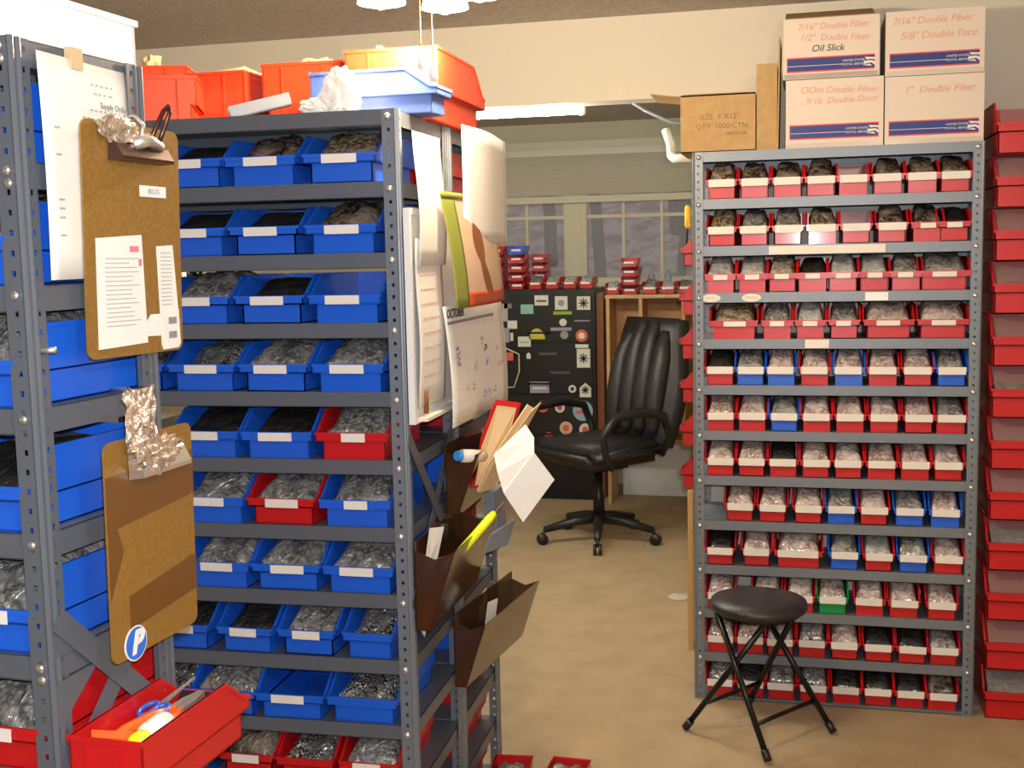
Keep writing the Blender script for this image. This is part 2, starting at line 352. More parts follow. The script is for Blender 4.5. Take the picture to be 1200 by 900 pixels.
def shelving(name, label, x, y, rz, W, D, H, tops, m=m_steel, ws=.042, group=None, bolt_side='right', bolts=True, back_shelf=True, post_m=None):
    """origin = front right corner on the floor; the unit runs to -x and +y"""
    o = thing(name, label, 'shelving unit', (x, y, 0), (0, 0, rz), group)
    for (px, py, sx, sy) in ((0, 0, -1, 1), (-W, 0, 1, 1), (0, D, -1, -1), (-W, D, 1, -1)):
        link('post', post_mesh(H, sx, sy, ws=ws, m=post_m or m), o, (px, py, 0))
    for i, z in enumerate(tops):
        b = bmesh.new(); lo = max(z-.034, .0005); t = .002
        bx(b, -W+.003, -.003, .003, D-.003, z-t, z)
        bx(b, -W+.003, -.003, .0035, .0035+t, lo, z); bx(b, -W+.003, -.003, D-.0035-t, D-.0035, lo, z)
        bx(b, -W+.003, -W+.003+t, .003, D-.003, lo, z); bx(b, -.003-t, -.003, .003, D-.003, lo, z)
        bx(b, -W+.003, -.003, .0035, .012, lo, lo+t)
        obj('shelf', b, m, o)
        if bolts and lo > .005:
            xs = {'right': (-.016,), 'both': (-.016, -W+.016)}[bolt_side]
            for xx in xs:
                b = bmesh.new(); lathe(b, [(.0078, 0), (.0076, .002), (.0055, .0048), (.001, .006)], 12, Matrix.Translation((xx, -.0045, z-.017)) @ Matrix.Rotation(PI/2, 4, 'X')); obj('bolt', b, m_bolt, o, smooth=True)
    return o
def cross_brace(parent, D, z0, z1, m=m_steel, w=.03, y0=.0):
    for s, xo in ((1, .004), (-1, .007)):
        b = bmesh.new(); a = (y0+.01, z0 if s > 0 else z1); c = (D-.01, z1 if s > 0 else z0)
        d = Vector((c[0]-a[0], c[1]-a[1])).normalized(); nn = Vector((-d.y, d.x))*w/2
        prism(b, [(a[0]+nn.x, a[1]+nn.y), (c[0]+nn.x, c[1]+nn.y), (c[0]-nn.x, c[1]-nn.y), (a[0]-nn.x, a[1]-nn.y)], 'x', xo-.001, xo+.001)
        obj('cross_brace', b, m, parent)
P = .152; HU = 1.835
tops = [HU-P*i for i in range(13)]
# ---- the far unit on the right
RX, RY = .530, 3.921
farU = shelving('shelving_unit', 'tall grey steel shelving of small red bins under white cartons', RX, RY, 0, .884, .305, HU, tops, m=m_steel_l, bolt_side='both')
FR = [
 ('RRRRRRRR', 'bddddddd'.replace('dddd', 'ddde', 1), [(0.101,0.1),(0.206,0.094),(0.309,0.1),(0.412,0.088),(0.512,0.095),(0.617,0.089),(0.719,0.088),(0.826,0.098)]),
 ('RRRRRRRR', 'bggbeddk', [(0.102,0.097),(0.205,0.096),(0.311,0.089),(0.419,0.094),(0.522,0.095),(0.63,0.094),(0.738,0.091),(0.835,0.088)]),
 ('RRRRRRRR', 'wwbkwwgg', [(0.097,0.089),(0.199,0.096),(0.294,0.09),(0.389,0.086),(0.483,0.09),(0.58,0.089),(0.675,0.086),(0.804,0.148)]),
 ('RRRRRR', 'bgwgpp', [(0.14,0.165),(0.279,0.099),(0.384,0.098),(0.488,0.101),(0.625,0.16),(0.801,0.157)]),
 ('RBBRBRRB', 'kgpppppg', [(0.093,0.089),(0.193,0.096),(0.292,0.095),(0.398,0.099),(0.504,0.098),(0.609,0.098),(0.715,0.1),(0.823,0.097)]),
 ('RRBRRRRR', 'ppgppppg', [(0.098,0.093),(0.199,0.101),(0.302,0.095),(0.406,0.099),(0.51,0.097),(0.615,0.098),(0.72,0.104),(0.827,0.094)]),
 ('RRRRRRRR', 'ppkppppp', [(0.096,0.097),(0.197,0.091),(0.3,0.102),(0.403,0.094),(0.506,0.103),(0.609,0.097),(0.712,0.099),(0.813,0.094)]),
 ('RRRBRBB', 'pppgpgp', [(0.159,0.099),(0.265,0.097),(0.38,0.106),(0.485,0.094),(0.587,0.102),(0.697,0.101),(0.805,0.105)]),
 ('RRRBRBR', 'kppgwgp', [(0.092,0.104),(0.215,0.105),(0.35,0.16),(0.495,0.104),(0.603,0.1),(0.71,0.096),(0.816,0.099)]),
 ('RRRGRRR', 'ppppppp', [(0.071,0.1),(0.247,0.102),(0.355,0.097),(0.46,0.104),(0.577,0.105),(0.683,0.101),(0.8,0.102)]),
 ('RRRRRRRR', 'pppgpkkg', [(0.088,0.098),(0.194,0.099),(0.293,0.093),(0.395,0.101),(0.5,0.1),(0.607,0.101),(0.71,0.094),(0.809,0.098)]),
 ('RRRRRRRR', 'gkggkkkd', [(0.091,0.105),(0.196,0.094),(0.296,0.09),(0.401,0.102),(0.507,0.098),(0.608,0.094),(0.708,0.098),(0.807,0.092)])]
for r, (cols, kinds, pos) in enumerate(FR):
    for i, (lx, w) in enumerate(pos):
        W = .155 if w > .13 else .0985
        lx = max(lx, .046+W/2)
        lx = min(lx, .866-W/2)
        small = r in (2, 3) or (r == 1 and i > 5)
        x = -.366+lx; rz = random.uniform(-.03, .03)
        kd = kinds[i]
        place_bin(x, RY-.001-(.012 if r == 9 and i == 0 else random.uniform(0, .006)), tops[r+1], rz, W, .268, .104, cols[i], kd,
                  '%s from left, %s shelf of the far unit' % (ORD[i], ORD[r]) , 'small bins on the far shelving unit', labw=.46 if small else .84, labh=.016 if small else .024, tall=1.10)
# stickers on the shelf edges of the far unit
for x0, x1, z in ((.27, .63, tops[2]-.017),): box('label_strip', m_card, x0-.914, x1-.914, .0005, .0032, z-.013, z+.013, farU)
for lx in (.085, .215):
    b = bmesh.new(); lathe(b, [(.013, 0), (.013, .0015)], 20, Matrix.Translation((lx-.914, .0033, tops[3]-.017)) @ Matrix.Rotation(PI/2, 4, 'X') @ Matrix.Scale(2.4, 4, (1, 0, 0))); s = obj('oval_sticker', b, m_card, farU)
    text('sticker_print', 'METRIC', .012, m_inkred, farU, (lx-.914, .0012, tops[3]-.017), FRONT)
box('label_strip', m_white, .57-.914, .64-.914, .0005, .0032, tops[3]-.030, tops[3]-.004, farU)
b = box('label_strip', m_card, .385-.914, .46-.914, .0005, .0032, tops[4]-.030, tops[4]-.002, farU)
# ---- the double unit in the middle
BX_, BY_, BYAW = -.848, 2.423, .0277
midU = shelving('shelving_unit', 'tall grey steel shelving of blue bins with clear labels, facing the camera', BX_, BY_, BYAW, .914, .412, HU, tops)
def bl2w(lx, ly): return (BX_+lx*math.cos(BYAW)-ly*math.sin(BYAW), BY_+lx*math.sin(BYAW)+ly*math.cos(BYAW))
backx, backy = bl2w(0, .418)
midU2 = shelving('shelving_unit', 'grey steel shelving back to back behind the blue bins', backx, backy, BYAW, .914, .412, HU, tops, bolts=False)
cross_brace(midU, .412, .74, 1.12)
BRW = [
 ('BBB', 'bdk', [-.128, -.311, -.482]),
 ('BBB', 'dkk', [-.129, -.311, -.485]),
 ('BBB', 'ekg', [-.127, -.305, -.480]),
 ('BBBB', 'ggsg', [-.125, -.300, -.474, -.652]),
 ('RBB', 'gkk', [-.122, -.300, -.476]),
 ('BRB', 'ggg', [-.122, -.297, -.470]),
 ('BBB', 'ggg', [-.120, -.292, -.464]),
 ('BBBB', 'sgkk', [-.102, -.250, -.400, -.560]),
 ('BBBB', 'segs', [-.122, -.295, -.462, -.625]),
 ('RRRB', 'gsdg', [-.112, -.265, -.412, -.57]),
 ('RBB', 'ggg', [-.122, -.295, -.465])]
for r, (cols, kinds, pos) in enumerate(BRW):
    for i, lx in enumerate(pos):
        W = .165
        if r == 7: W = .138 if i else .118
        if r == 9: W = .138
        x, y = bl2w(lx, -.003-random.uniform(0, .006))
        lw = .48
        if (r, i) in ((4, 0), (5, 0)): lw = .33
        if (r, i) in ((7, 0), (8, 0), (8, 2), (9, 1)): lw = 0
        place_bin(x, y, tops[r+1], BYAW+random.uniform(-.035, .02), W, .30, .106, cols[i], kinds[i],
                  '%s from right post, %s shelf of middle unit' % (ORD[i], ORD[r]), 'bins on the middle shelving unit', labw=lw, labh=.019, tall=.98)
# bins of the rear half, fronts turned away from the camera; only the outermost of each shelf shows past the post
for r in range(12):
    x, y = bl2w(-.118, .412+.412+.0)
    col = 'RBRRRBRRBRRR'[r]
    place_bin(x, y, tops[r+1], BYAW+PI, .16, .30, .106, col, 'e' if r % 3 == 1 else 'g', 'rear half of the middle unit, %s shelf' % ORD[r], 'bins on the rear half of the middle unit', labw=.5)
# ---- the near unit on the left
AX, AY, AYAW, HA = -.952, 1.300, -.0534, 1.804
atops = [HA, 1.652, 1.496, 1.338, 1.174, 1.010, .848, .690, .532, .374, .216, .060]
nearU = shelving('shelving_unit', 'near grey perforated steel shelving at the left edge with clipboards hanging', AX, AY, AYAW, .60, .27, HA, atops, bolts=False, ws=.034)
def al2w(lx, ly): return (AX+lx*math.cos(AYAW)-ly*math.sin(AYAW), AY+lx*math.sin(AYAW)+ly*math.cos(AYAW))
for z in atops[:9]:
    for lx, dz in ((-.014, -.012), (-.012, -.028)):
        if (z*100) % 2 < 1.2 or dz == -.012:
            b = bmesh.new(); lathe(b, [(.0062, 0), (.006, .002), (.0042, .0038), (.001, .0046)], 10, Matrix.Translation((lx, -.0035, z+dz)) @ Matrix.Rotation(PI/2, 4, 'X')); obj('bolt', b, m_bolt, nearU, smooth=True)
cross_brace(nearU, .27, .83, 1.06, w=.032); 
for z in atops[4:8]:
    b = bmesh.new(); prism(b, [(.0, z-.034), (.0, z-.10), (.09, z-.034)], 'x', .001, .004); prism(b, [(.0, z), (.0, z+.05), (.06, z)], 'x', .001, .004); obj('gusset', b, m_steel, nearU) if z < 1.1 else b.free()
acol = 'BBBBBRRBRBB'
for r in range(11):
    for i in range(3):
        x, y = al2w(-.108-i*.175, .0)
        H = atops[r]-.034-atops[r+1]-.014
        place_bin(x, y, atops[r+1], AYAW, .165, .262, min(H, .108), acol[r], 'gdgkg'[(r+i) % 5], '%s from right, %s shelf of the near unit' % (ORD[i], ORD[r]), 'bins on the near shelving unit', labw=.5, inset=.003)
# ---- stack of large red bins at the right edge
for k in range(12):
    z = .163*k
    W = .28
    kd = 'geegeegegeee'[k]
    o = place_bin(.566+W/2, 3.905, z, 0, W, .30, .160, 'R', kd, '%s from the floor in the tall stack at right' % ORD[k], 'large red bins stacked at the right edge', labw=0, tall=.5, inset=.02)
    b = bmesh.new(); prism(b, [(.012, .090), (.010, .092), (.094, .156), (.096, .154)], 'x', -W/2+.012, W/2-.012); obj('clear_window', b, m_tape, o)
# ================================================================ things on the far unit: cartons
def carton(x0, x1, z0, z1, lines, label, yaw=0, y0=3.948, D=.26, shadow=None):
    o = thing('shipping_carton', label, 'box', ((x0+x1)/2, y0, z0), (0, 0, yaw), None); w = (x1-x0)/2; h = z1-z0
    box('carton_body', m_box, -w, w, 0, D, 0, h, o, bevel=.003)
    zb = h*.235; box('printed_band', m_redp, -w+.012, w-.014, -.0012, 0, zb-.023, zb+.023, o); box('printed_band', m_navy, -w+.014, w-.016, -.0018, 0, zb-.019, zb+.019, o)
    box('band_rule', m_card, -w+.014, w*.25, -.0024, -.0016, zb-.0045, zb-.0030, o)
    text('band_print', 'UNITED STATES', .0095, m_card, o, (w*.47, -.0026, zb+.006), FRONT)
    text('band_print', 'POSTAL SERVICE', .0095, m_card, o, (w*.47, -.0026, zb-.006), FRONT)
    # eagle head emblem
    b = bmesh.new(); c = w*.82
    prism(b, [(c-.018, zb+.014), (c+.012, zb+.012), (c+.016, zb+.004), (c+.002, zb+.007), (c-.012, zb+.006)], 'y', -.0026, -.0018)
    prism(b, [(c-.020, zb+.002), (c+.004, zb+.003), (c+.016, zb-.004), (c+.014, zb-.013), (c+.002, zb-.004), (c-.022, zb-.008)], 'y', -.0026, -.0018)
    prism(b, [(c-.024, zb-.011), (c-.002, zb-.008), (c+.004, zb-.014)], 'y', -.0026, -.0018); obj('eagle_emblem', b, m_card, o)
    for s, sz, px, pz, mm in lines: text('handwriting', s, sz, mm, o, (px, -.0012, pz), (PI/2, random.uniform(-.03, .03), 0), shear=.2)
    box('flap_tape', m_tape, -w+.004, w-.004, -.0008, .0, .001, .016, o)
    return o
fz = HU+.001
carton(-.063, .236, fz, fz+.214, [('OOm Double Fiber', .029, .012, .178, m_inkred), ('9/16  Double Door', .028, .022, .146, m_inkred)], 'lower left white mailing carton, handwritten OOm in faint red')
carton(.240, .532, fz, fz+.208, [('1"  Double Fiber', .031, .015, .165, m_inkred)], 'lower right white mailing carton, handwritten 1" in red')
ul = carton(-.072, .222, fz+.216, fz+.216+.187, [('7/16" Double Fiber', .028, .005, .160, m_inkred), ('1/2"  Double Fiber', .028, .01, .124, m_inkred), ('Oil Slick', .030, -.01, .092, m_inkblk)], 'upper left white mailing carton with three handwritten lines, black one lowest', y0=3.945)
b = bmesh.new(); prism(b, [(.004, .187), (.0, .190), (.16, .235), (.165, .231)], 'x', -.140, .132); prism(b, [(.25, .187), (.254, .187), (.262, .24), (.258, .24)], 'x', -.14, .14); obj('open_flap', b, m_cdb, ul)
carton(.240, .530, fz+.210, fz+.210+.196, [('7/16" Double Fiber', .030, -.01, .165, m_inkred), ('5/8" Double Face', .032, .01, .120, m_inkred)], 'upper right white mailing carton handwritten 5/8" in red')
# brown boxes
o = thing('cardboard_box', 'wide brown cardboard box printed with size and quantity, beside white cartons', 'box', (-.278, 3.95, fz-.0))
b = bmesh.new(); w = .120
bx(b, -w, w, 0, .004, 0, .185); bx(b, -w, w, .246, .25, 0, .185); bx(b, -w, -w+.004, .004, .246, 0, .185); bx(b, w-.004, w, .004, .246, 0, .185); bx(b, -w, w, 0, .25, 0, .004); bx(b, -w, w, 0, .25, .180, .185); obj('box_body', b, m_cdb, o)
b = bmesh.new(); prism(b, [(-w, .185), (-w, .182), (-w-.10, .195), (-w-.10, .199)], 'y', .02, .24); obj('flap', b, m_cdb, o)
b = bmesh.new(); prism(b, [(0, .185), (.0, .188), (.22, .205), (.22, .2015)], 'x', -w+.005, w-.03); obj('flap', b, m_cdb, o)
text('box_print', 'SIZE  4"X12"', .024, m_dkclip, o, (.005, -.001, .112), FRONT, bold=-.0003); text('box_print', 'QTY  1000/CTN', .024, m_dkclip, o, (.012, -.001, .082), FRONT, bold=-.0003); text('box_print', 'MADE IN USA', .011, m_dkclip, o, (.06, -.001, .058), FRONT)
o = thing('cardboard_box', 'narrow brown cardboard box standing upright between wide box and cartons', 'box', (-.122, 3.950, fz))
b = bmesh.new(); w = .032; bx(b, -w, w, 0, .24, 0, .272); obj('box_body', b, m_cdb, o, bevel=.002)
b = bmesh.new(); prism(b, [(w, 0), (w+.004, 0), (w+.010, .35), (w+.006, .35)], 'y', -.016, .23); obj('flap', b, m_cdb, o)
# pipe and cable left of the boxes
b = bmesh.new(); tube(b, [(-.500, 4.42, 1.96), (-.480, 4.40, 1.905), (-.474, 4.36, 1.862), (-.455, 4.30, 1.845), (-.42, 4.235, 1.842), (-.375, 4.235, 1.842)], .016, 12); tag(obj('plastic_pipe', b, m_pvc, smooth=True), 'white plastic pipe elbow left of the far shelving top', 'pipe')
b = bmesh.new(); tube(b, [(-.95, 4.60, 2.343), (-.80, 4.60, 2.20), (-.68, 4.60, 2.11), (-.60, 4.6, 2.055), (-.50, 4.59, 2.005), (-.40, 4.60, 1.99)], .006, 8); tag(obj('cable', b, m_grey, smooth=True), 'grey cable slanting down behind the brown box flap', 'cable')
# ---- red bins hung on a rail rack left of / behind the far unit, fronts facing left
o = thing('bin_rack', 'wooden backed louvered rack behind the left side of far shelving', 'rack', (0, 0, 0))
box('back_panel', m_wood, -.215, -.20, 4.42, 5.0, .5, 1.85, o); box('side_board', m_woodl, -.425, -.405, 4.395, 4.415, 0, .62, o); box('foot', m_wood, -.42, -.1, 4.42, 5.0, 0, .02, o); box('back_panel', m_wood, -.215, -.20, 4.42, 5.0, 0.02, .5, o)
for i, z in enumerate((1.28, 1.115, .95, .785, .62)):
    place_bin(-.455-.0*i, 4.50, z, -PI/2, .12, .225, .125, 'R', 'g' if i % 2 else 'e', '%s down in the column facing left behind far unit' % ORD[i], 'red bins facing left behind the far unit', labw=.5)
place_bin(-.45, 4.50, 1.46, -PI/2, .12, .225, .115, 'R', 'b', 'topmost of the column facing left behind far unit', 'red bins facing left behind the far unit', labw=.5)
o = thing('yellow_screwdriver', 'yellow handled tool hanging left of the far shelving post', 'tool', (-.425, 4.46, 1.60))
b = bmesh.new(); lathe(b, [(.006, 0), (.011, .01), (.011, .075), (.006, .085)], 12); obj('handle', b, mat('yellow_plastic', (.8, .5, .02), .4), o, smooth=True)
b = bmesh.new(); tube(b, [(0, 0, 0), (-.008, 0, -.10)], .003, 8); obj('shaft', b, m_blackm, o)
# ================================================================ things on the middle unit top
def big_bin(x, y, z, rz, W, D, H, label, m=m_red2, tilt=0, group=None):
    o = thing('storage_bin', label, 'bin', (x, y, z), (tilt, 0, rz), group)
    link('bin_body', bin_mesh(W, D, H, m, .004), o)
    return o
zt = HU+.001
G = 'large orange-red bins on top of the middle unit'
big_bin(-.945, 3.10, zt, PI+.02, .225, .44, .165, 'large orange-red bin overhanging right end on top of middle unit', group=G)
big_bin(-1.195, 3.13, zt, PI+.03, .205, .42, .155, 'large orange-red bin second from the right end on top of middle unit', group=G)
big_bin(-1.435, 3.13, zt, PI-.02, .220, .42, .145, 'large orange-red bin third from the right end on top of middle unit', group=G)
big_bin(-1.530, 2.70, zt, PI+.40, .165, .20, .112, 'smaller orange-red bin turned sideways in front of the large bins', group=G)
big_bin(-1.70, 3.06, zt, PI+.30, .20, .40, .165, 'large orange-red bin farthest left on top of middle unit', group=G)
o = thing('storage_bin', 'pale blue bin lying lengthwise beneath the lamp chains', 'bin', (-.785, 2.580, zt), (0, 0, PI/2-.02))
link('bin_body', bin_mesh(.105, .30, .100, m_lblue), o)
def crumple(name, label, cat, loc, size, m, seed, amp=.3, sub=4, freq=3, rot=(0,0,0), cone=0):
    b = bmesh.new(); bmesh.ops.create_icosphere(b, subdivisions=sub, radius=1)
    for v in b.verts:
        d = 1+amp*noise.noise(v.co*freq+Vector((seed*5, 0, 0)))+amp*.6*abs(noise.noise(v.co*freq*2.3+Vector((0, seed*3, 0))))
        v.co *= d; k = 1-cone*(v.co.z*.5+.5)
        v.co = Vector((v.co.x*size[0]*k, v.co.y*size[1]*k, max((v.co.z+.9)*size[2], 0)))
    return tag(obj(name, b, m, smooth=False, loc=loc, rot=rot), label, cat)
m_bag = mat('white_bag', (.97, .96, .92), .5, bump=.1, bscale=30)
crumple('plastic_bag', 'crumpled white plastic bag on middle unit top under the lamp', 'bag', (-.985, 2.462, zt), (.052, .020, .050), m_bag, 2, cone=.35)
box_ = crumple('plastic_bag', 'flattened white bag corner left of the crumpled bag', 'bag', (-1.045, 2.468, zt), (.035, .016, .018), m_bag, 5)
for k, (loc, sz, lab) in enumerate((((-1.66, 2.84, zt+.12), (.03, .02, .05), 'kraft paper tip poking out of farthest left large bin'), ((-1.43, 2.84, zt+.110), (.085, .03, .032), 'kraft paper showing above the third large bin'), ((-1.20, 2.84, zt+.125), (.06, .03, .030), 'kraft paper showing above the second large bin'), ((-1.03, 2.84, zt+.135), (.02, .02, .035), 'kraft paper tip above the rightmost large bin'))):
    crumple('kraft_paper', lab, 'paper', loc, sz, m_kraft, k, amp=.5, sub=3)
b = bmesh.new(); bx(b, -.05, .05, 0, .003, -.10, .085); tag(obj('paper_tag', b, m_kraft, loc=(-1.64, 2.60, zt+.13), rot=(0, .1, .3)), 'kraft card standing at far left behind white tub', 'card')
o = thing('steel_channel', 'short grey steel channel lying diagonally before the large red bins', 'channel', (-1.25, 2.47, zt), (0, -.25, .55))
b = bmesh.new(); bx(b, 0, .14, 0, .003, 0, .028); bx(b, 0, .14, .0, .035, 0, .003); bx(b, 0, .14, .032, .035, 0, .028); obj('channel_body', b, m_steel, o)
# ================================================================ ceiling lamp
o = thing('ceiling_lamp', 'ceiling light cluster of glowing glass shades with pull chains', 'lamp', (-.785, 2.48, -.020))
b = bmesh.new(); lathe(b, [(.07, ZC+.027), (.07, ZC-.02), (.035, ZC-.045), (.018, ZC-.05), (.018, 2.24), (.045, 2.235), (.05, 2.20), (.03, 2.175), (.008, 2.165)], 24); obj('lamp_stem', b, m_brass, o, smooth=True)
for k, a in enumerate((math.radians(172), math.radians(8), math.radians(88), math.radians(-88))):
    ca, sa = math.cos(a), math.sin(a); d = .112
    if k == 3: continue
    b = bmesh.new(); tube(b, [(ca*.03, sa*.03, 2.205), (ca*.075, sa*.075, 2.222), (ca*d, sa*d, 2.200)], .007, 8); obj('lamp_arm', b, m_brass, o, smooth=True)
    b = bmesh.new(); prof = [(.016, 2.20), (.026, 2.19), (.040, 2.16), (.047, 2.13), (.048, 2.105), (.053, 2.088), (.051, 2.088), (.045, 2.107), (.044, 2.13), (.037, 2.158), (.022, 2.186)]
    lathe(b, prof[:6]+prof[6:], 24, Matrix.Translation((ca*d, sa*d, 0))); sh = obj('lamp_shade', b, m_shade, o, smooth=True)
    b = bmesh.new(); lathe(b, [(.005, 2.16), (.024, 2.14), (.031, 2.115), (.028, 2.092), (.014, 2.079), (.002, 2.075)], 20, Matrix.Translation((ca*d, sa*d, 0))); obj('bulb', b, m_bulb, sh, smooth=True)
    lamp('POINT', 'bulb_light', (-.785+ca*d, 2.48+sa*d, 2.026), 15, (1, .80, .53), .035)
for dx, z in ((-.010, 1.935), (.016, 1.908)):
    b = bmesh.new(); tube(b, [(dx, -.03, 2.19), (dx, -.03, z+.03)], .0017, 6); pc = obj('pull_chain', b, m_bulb if False else m_brass, o)
    b = bmesh.new(); lathe(b, [(.002, z+.036), (.0085, z+.028), (.010, z+.012), (.007, z+.001), (.002, z)], 14, Matrix.Translation((dx, -.03, 0))); obj('chain_pull', b, m_white, pc, smooth=True)
# fluorescent fitting behind the header
o = thing('fluorescent_light', 'glowing fluorescent tube mounted behind the alcove header', 'lamp', (0, 0, 0))
box('fitting_body', m_white, -2.1, -.82, 4.50, 4.60, 2.093, 2.16, o); b = bmesh.new(); tube(b, [(-2.08, 4.55, 2.068), (-.845, 4.55, 2.068)], .020, 14); obj('tube', b, m_tube, o, smooth=True)
b = bmesh.new(); tube(b, [(-.845, 4.55, 2.068), (-.822, 4.55, 2.068)], .024, 14); obj('end_cap', b, m_white, o, smooth=True)
box('hanger', m_white, -1.5, -1.46, 4.53, 4.57, 2.16, ZC, o)
for k in range(5): lamp('POINT', 'tube_light', (-2.0+.27*k, 4.55, 2.02), 8.5, (1, .97, .82), .03)
# ================================================================ side of the near unit
AS = AX+.010
o = thing('paper_sheet', 'white printed sheet taped to the side of the near shelving', 'paper', (0, 0, 0))
def curved(bm, y0, y1, z0, z1, fx, n=10, th=.0006, k=8):
    V = [[bm.verts.new((fx(y0+(y1-y0)*i/n, z0+(z1-z0)*j/k), y0+(y1-y0)*i/n, z0+(z1-z0)*j/k)) for j in range(k+1)] for i in range(n+1)]
    for i in range(n):
        for j in range(k): bm.faces.new((V[i][j], V[i+1][j], V[i+1][j+1], V[i][j+1]))
    T = [[bm.verts.new(v.co+Vector((th, 0, 0))) for v in row] for row in V]
    for i in range(n):
        for j in range(k): bm.faces.new((T[i][j], T[i][j+1], T[i+1][j+1], T[i+1][j]))
    ed = [(i, 0) for i in range(n)]+[(n, j) for j in range(k)]+[(i, k) for i in range(n, 0, -1)]+[(0, j) for j in range(k, 0, -1)]
    for a in range(len(ed)):
        p, q = ed[a], ed[(a+1) % len(ed)]; bm.faces.new((V[p[0]][p[1]], T[p[0]][p[1]], T[q[0]][q[1]], V[q[0]][q[1]]))
fA = lambda off: (lambda y, z: AS+.001+off+.004*math.sin((1.80-z)*9)+.003*math.sin(y*20))
b = bmesh.new(); curved(b, 1.330, 1.546, 1.502, 1.790, fA(0)); obj('sheet', b, m_paper, o, smooth=True)
random.seed(3)
b = bmesh.new(); y = 1.36
for i in range(22):
    z = 1.762-.0115*i
    if i in (2, 19): continue
    w = random.uniform(.05, .11); yc = 1.462 if i > 3 else 1.48
    for q in range(int(w/.012)):
        a = yc-w/2+q*.012; curved(b, a, a+.009*random.uniform(.5, 1), z, z+.0022, fA(.0022), 1, .0003, 1)
for i in (4, 7, 12, 13, 14, 16): curved(b, 1.352, 1.364, 1.742-.0115*i, 1.7445-.0115*i, fA(.0022), 1, .0003, 1)
obj('printed_text', b, m_inkl, o)
text('printed_text', 'Supply Order', .012, m_ink, o, (AS+.010, 1.490, 1.735), SIDE); text('printed_text', 'Stock No.', .010, m_ink, o, (AS+.010, 1.495, 1.722), SIDE)
b = bmesh.new(); bx(b, AS-.006, AS+.004, 1.405, 1.432, 1.778, 1.806); obj('masking_tape', b, m_kraft, o)
def fbin(): pass
# clipboards
def clipboard(name, label, pl, pr, h, m, clip_m):
    pl, pr = Vector(pl), Vector(pr); ex = (pr-pl); w = ex.length; ex.normalize(); 
    ez = Vector((.02, -.06, 1)).normalized() ; ey = ez.cross(ex).normalized(); ez = ex.cross(ey).normalized()
    o = thing(name, label, 'clipboard'); Mx = Matrix((ex, ey, ez)).transposed().to_4x4(); Mx.translation = pl; o.matrix_world = Mx
    b = bmesh.new(); r = .014; pts = []
    for cx, cz, a0 in ((w-r, -r, 0), (r, -r, 90), (r, -h+r, 180), (w-r, -h+r, 270)):
        for q in range(5): a = math.radians(a0+q*22.5); pts.append((cx+r*math.cos(a), cz+r*math.sin(a)))
    prism(b, pts, 'y', 0, .0032); obj('board', b, m, o); return o, w
o, w = clipboard('clipboard', 'brown clipboard hanging higher, holding a long white list and a tag', (-.926, 1.400, 1.714), (-.905, 1.612, 1.712), .322, m_hard, None)
# dark spring clip
b = bmesh.new(); prism(b, [(-.002, -.052), (-.026, -.050), (-.026, -.046), (-.016, -.030), (-.004, -.022), (-.002, -.026)], 'x', w*.24, w*.78); c1 = obj('clip', b, m_dkclip, o, bevel=.001)
b = bmesh.new(); tube(b, [(w*.56, -.016, -.030), (w*.60, -.024, -.002), (w*.66, -.028, .022), (w*.70, -.030, .030), (w*.73, -.028, .022), (w*.70, -.022, -.002), (w*.66, -.016, -.028)], .0035, 8); obj('clip_lever', b, m_dkclip, c1, smooth=True)
b = bmesh.new(); tube(b, [(w*.42, -.012, -.028), (w*.55, -.018, -.020), (w*.70, -.012, -.028)], .010, 10); obj('clip_spring', b, m_bolt, c1, smooth=True)
cl = bmesh.new(); bmesh.ops.create_icosphere(cl, subdivisions=3, radius=1)
for v in cl.verts: v.co *= 1+.5*noise.noise(v.co*3); v.co = Vector((w*.30+v.co.x*.038, -.010+v.co.y*.008, -.010+v.co.z*.018))
obj('clear_tape_wad', cl, m_foil, o)
box('label_card', m_white, w*.56, w*.84, -.0012, 0, -.098, -.082, o); text('card_print', 'BELTS', .010, m_inkl, o, (w*.70, -.002, -.090), FRONT)
# long list
b = bmesh.new(); prism(b, [(w*.10, -.158), (w*.56, -.152), (w*.60, -.306), (w*.10, -.309)], 'y', -.0012, -.0002); pl_ = obj('paper_list', b, m_paper, o)
b = bmesh.new()
for i in range(16): bx(b, w*.18, w*.18+random.uniform(.05, .08), -.0018, -.0012, -.186-i*.0062, -.1848-i*.0062)
obj('printed_text', b, m_inkl, pl_)
b = bmesh.new(); bx(b, w*.43, w*.52, -.0022, -.0012, -.176, -.168); bx(b, w*.52, w*.55, -.0022, -.0012, -.196, -.186); obj('red_mark', b, mat('pink_marker', (.85, .2, .25), .7), pl_)
b = bmesh.new(); prism(b, [(w*.72, -.168), (w*.90, -.166), (w*.95, -.262), (w*.745, -.264)], 'y', -.0012, -.0002); p2 = obj('paper_strip', b, m_paper, o)
b = bmesh.new()
for i in range(14): bx(b, w*.76, w*.88, -.0018, -.0012, -.178-i*.0058, -.1768-i*.0058)
obj('printed_text', b, m_inkl, p2)
b = bmesh.new(); prism(b, [(w*.745, -.262), (w*.95, -.260), (w*.965, -.312), (w*.94, -.318), (w*.77, -.319), (w*.755, -.312)], 'y', -.0018, -.0004); tg = obj('barcode_tag', b, m_paper, o)
b = bmesh.new()
for z0 in (-.282, -.303):
    for q in range(9): bx(b, w*.83+q*.0022, w*.83+q*.0022+.0012, -.0026, -.0018, z0, z0+.010)
obj('barcode', b, m_ink, tg)
b = bmesh.new(); prism(b, [(w*.60, -.297), (w*.60, -.275), (w*.64, -.266), (w*.745, -.266), (w*.745, -.298)], 'y', -.0012, -.0002); obj('small_note', b, m_paper, o)
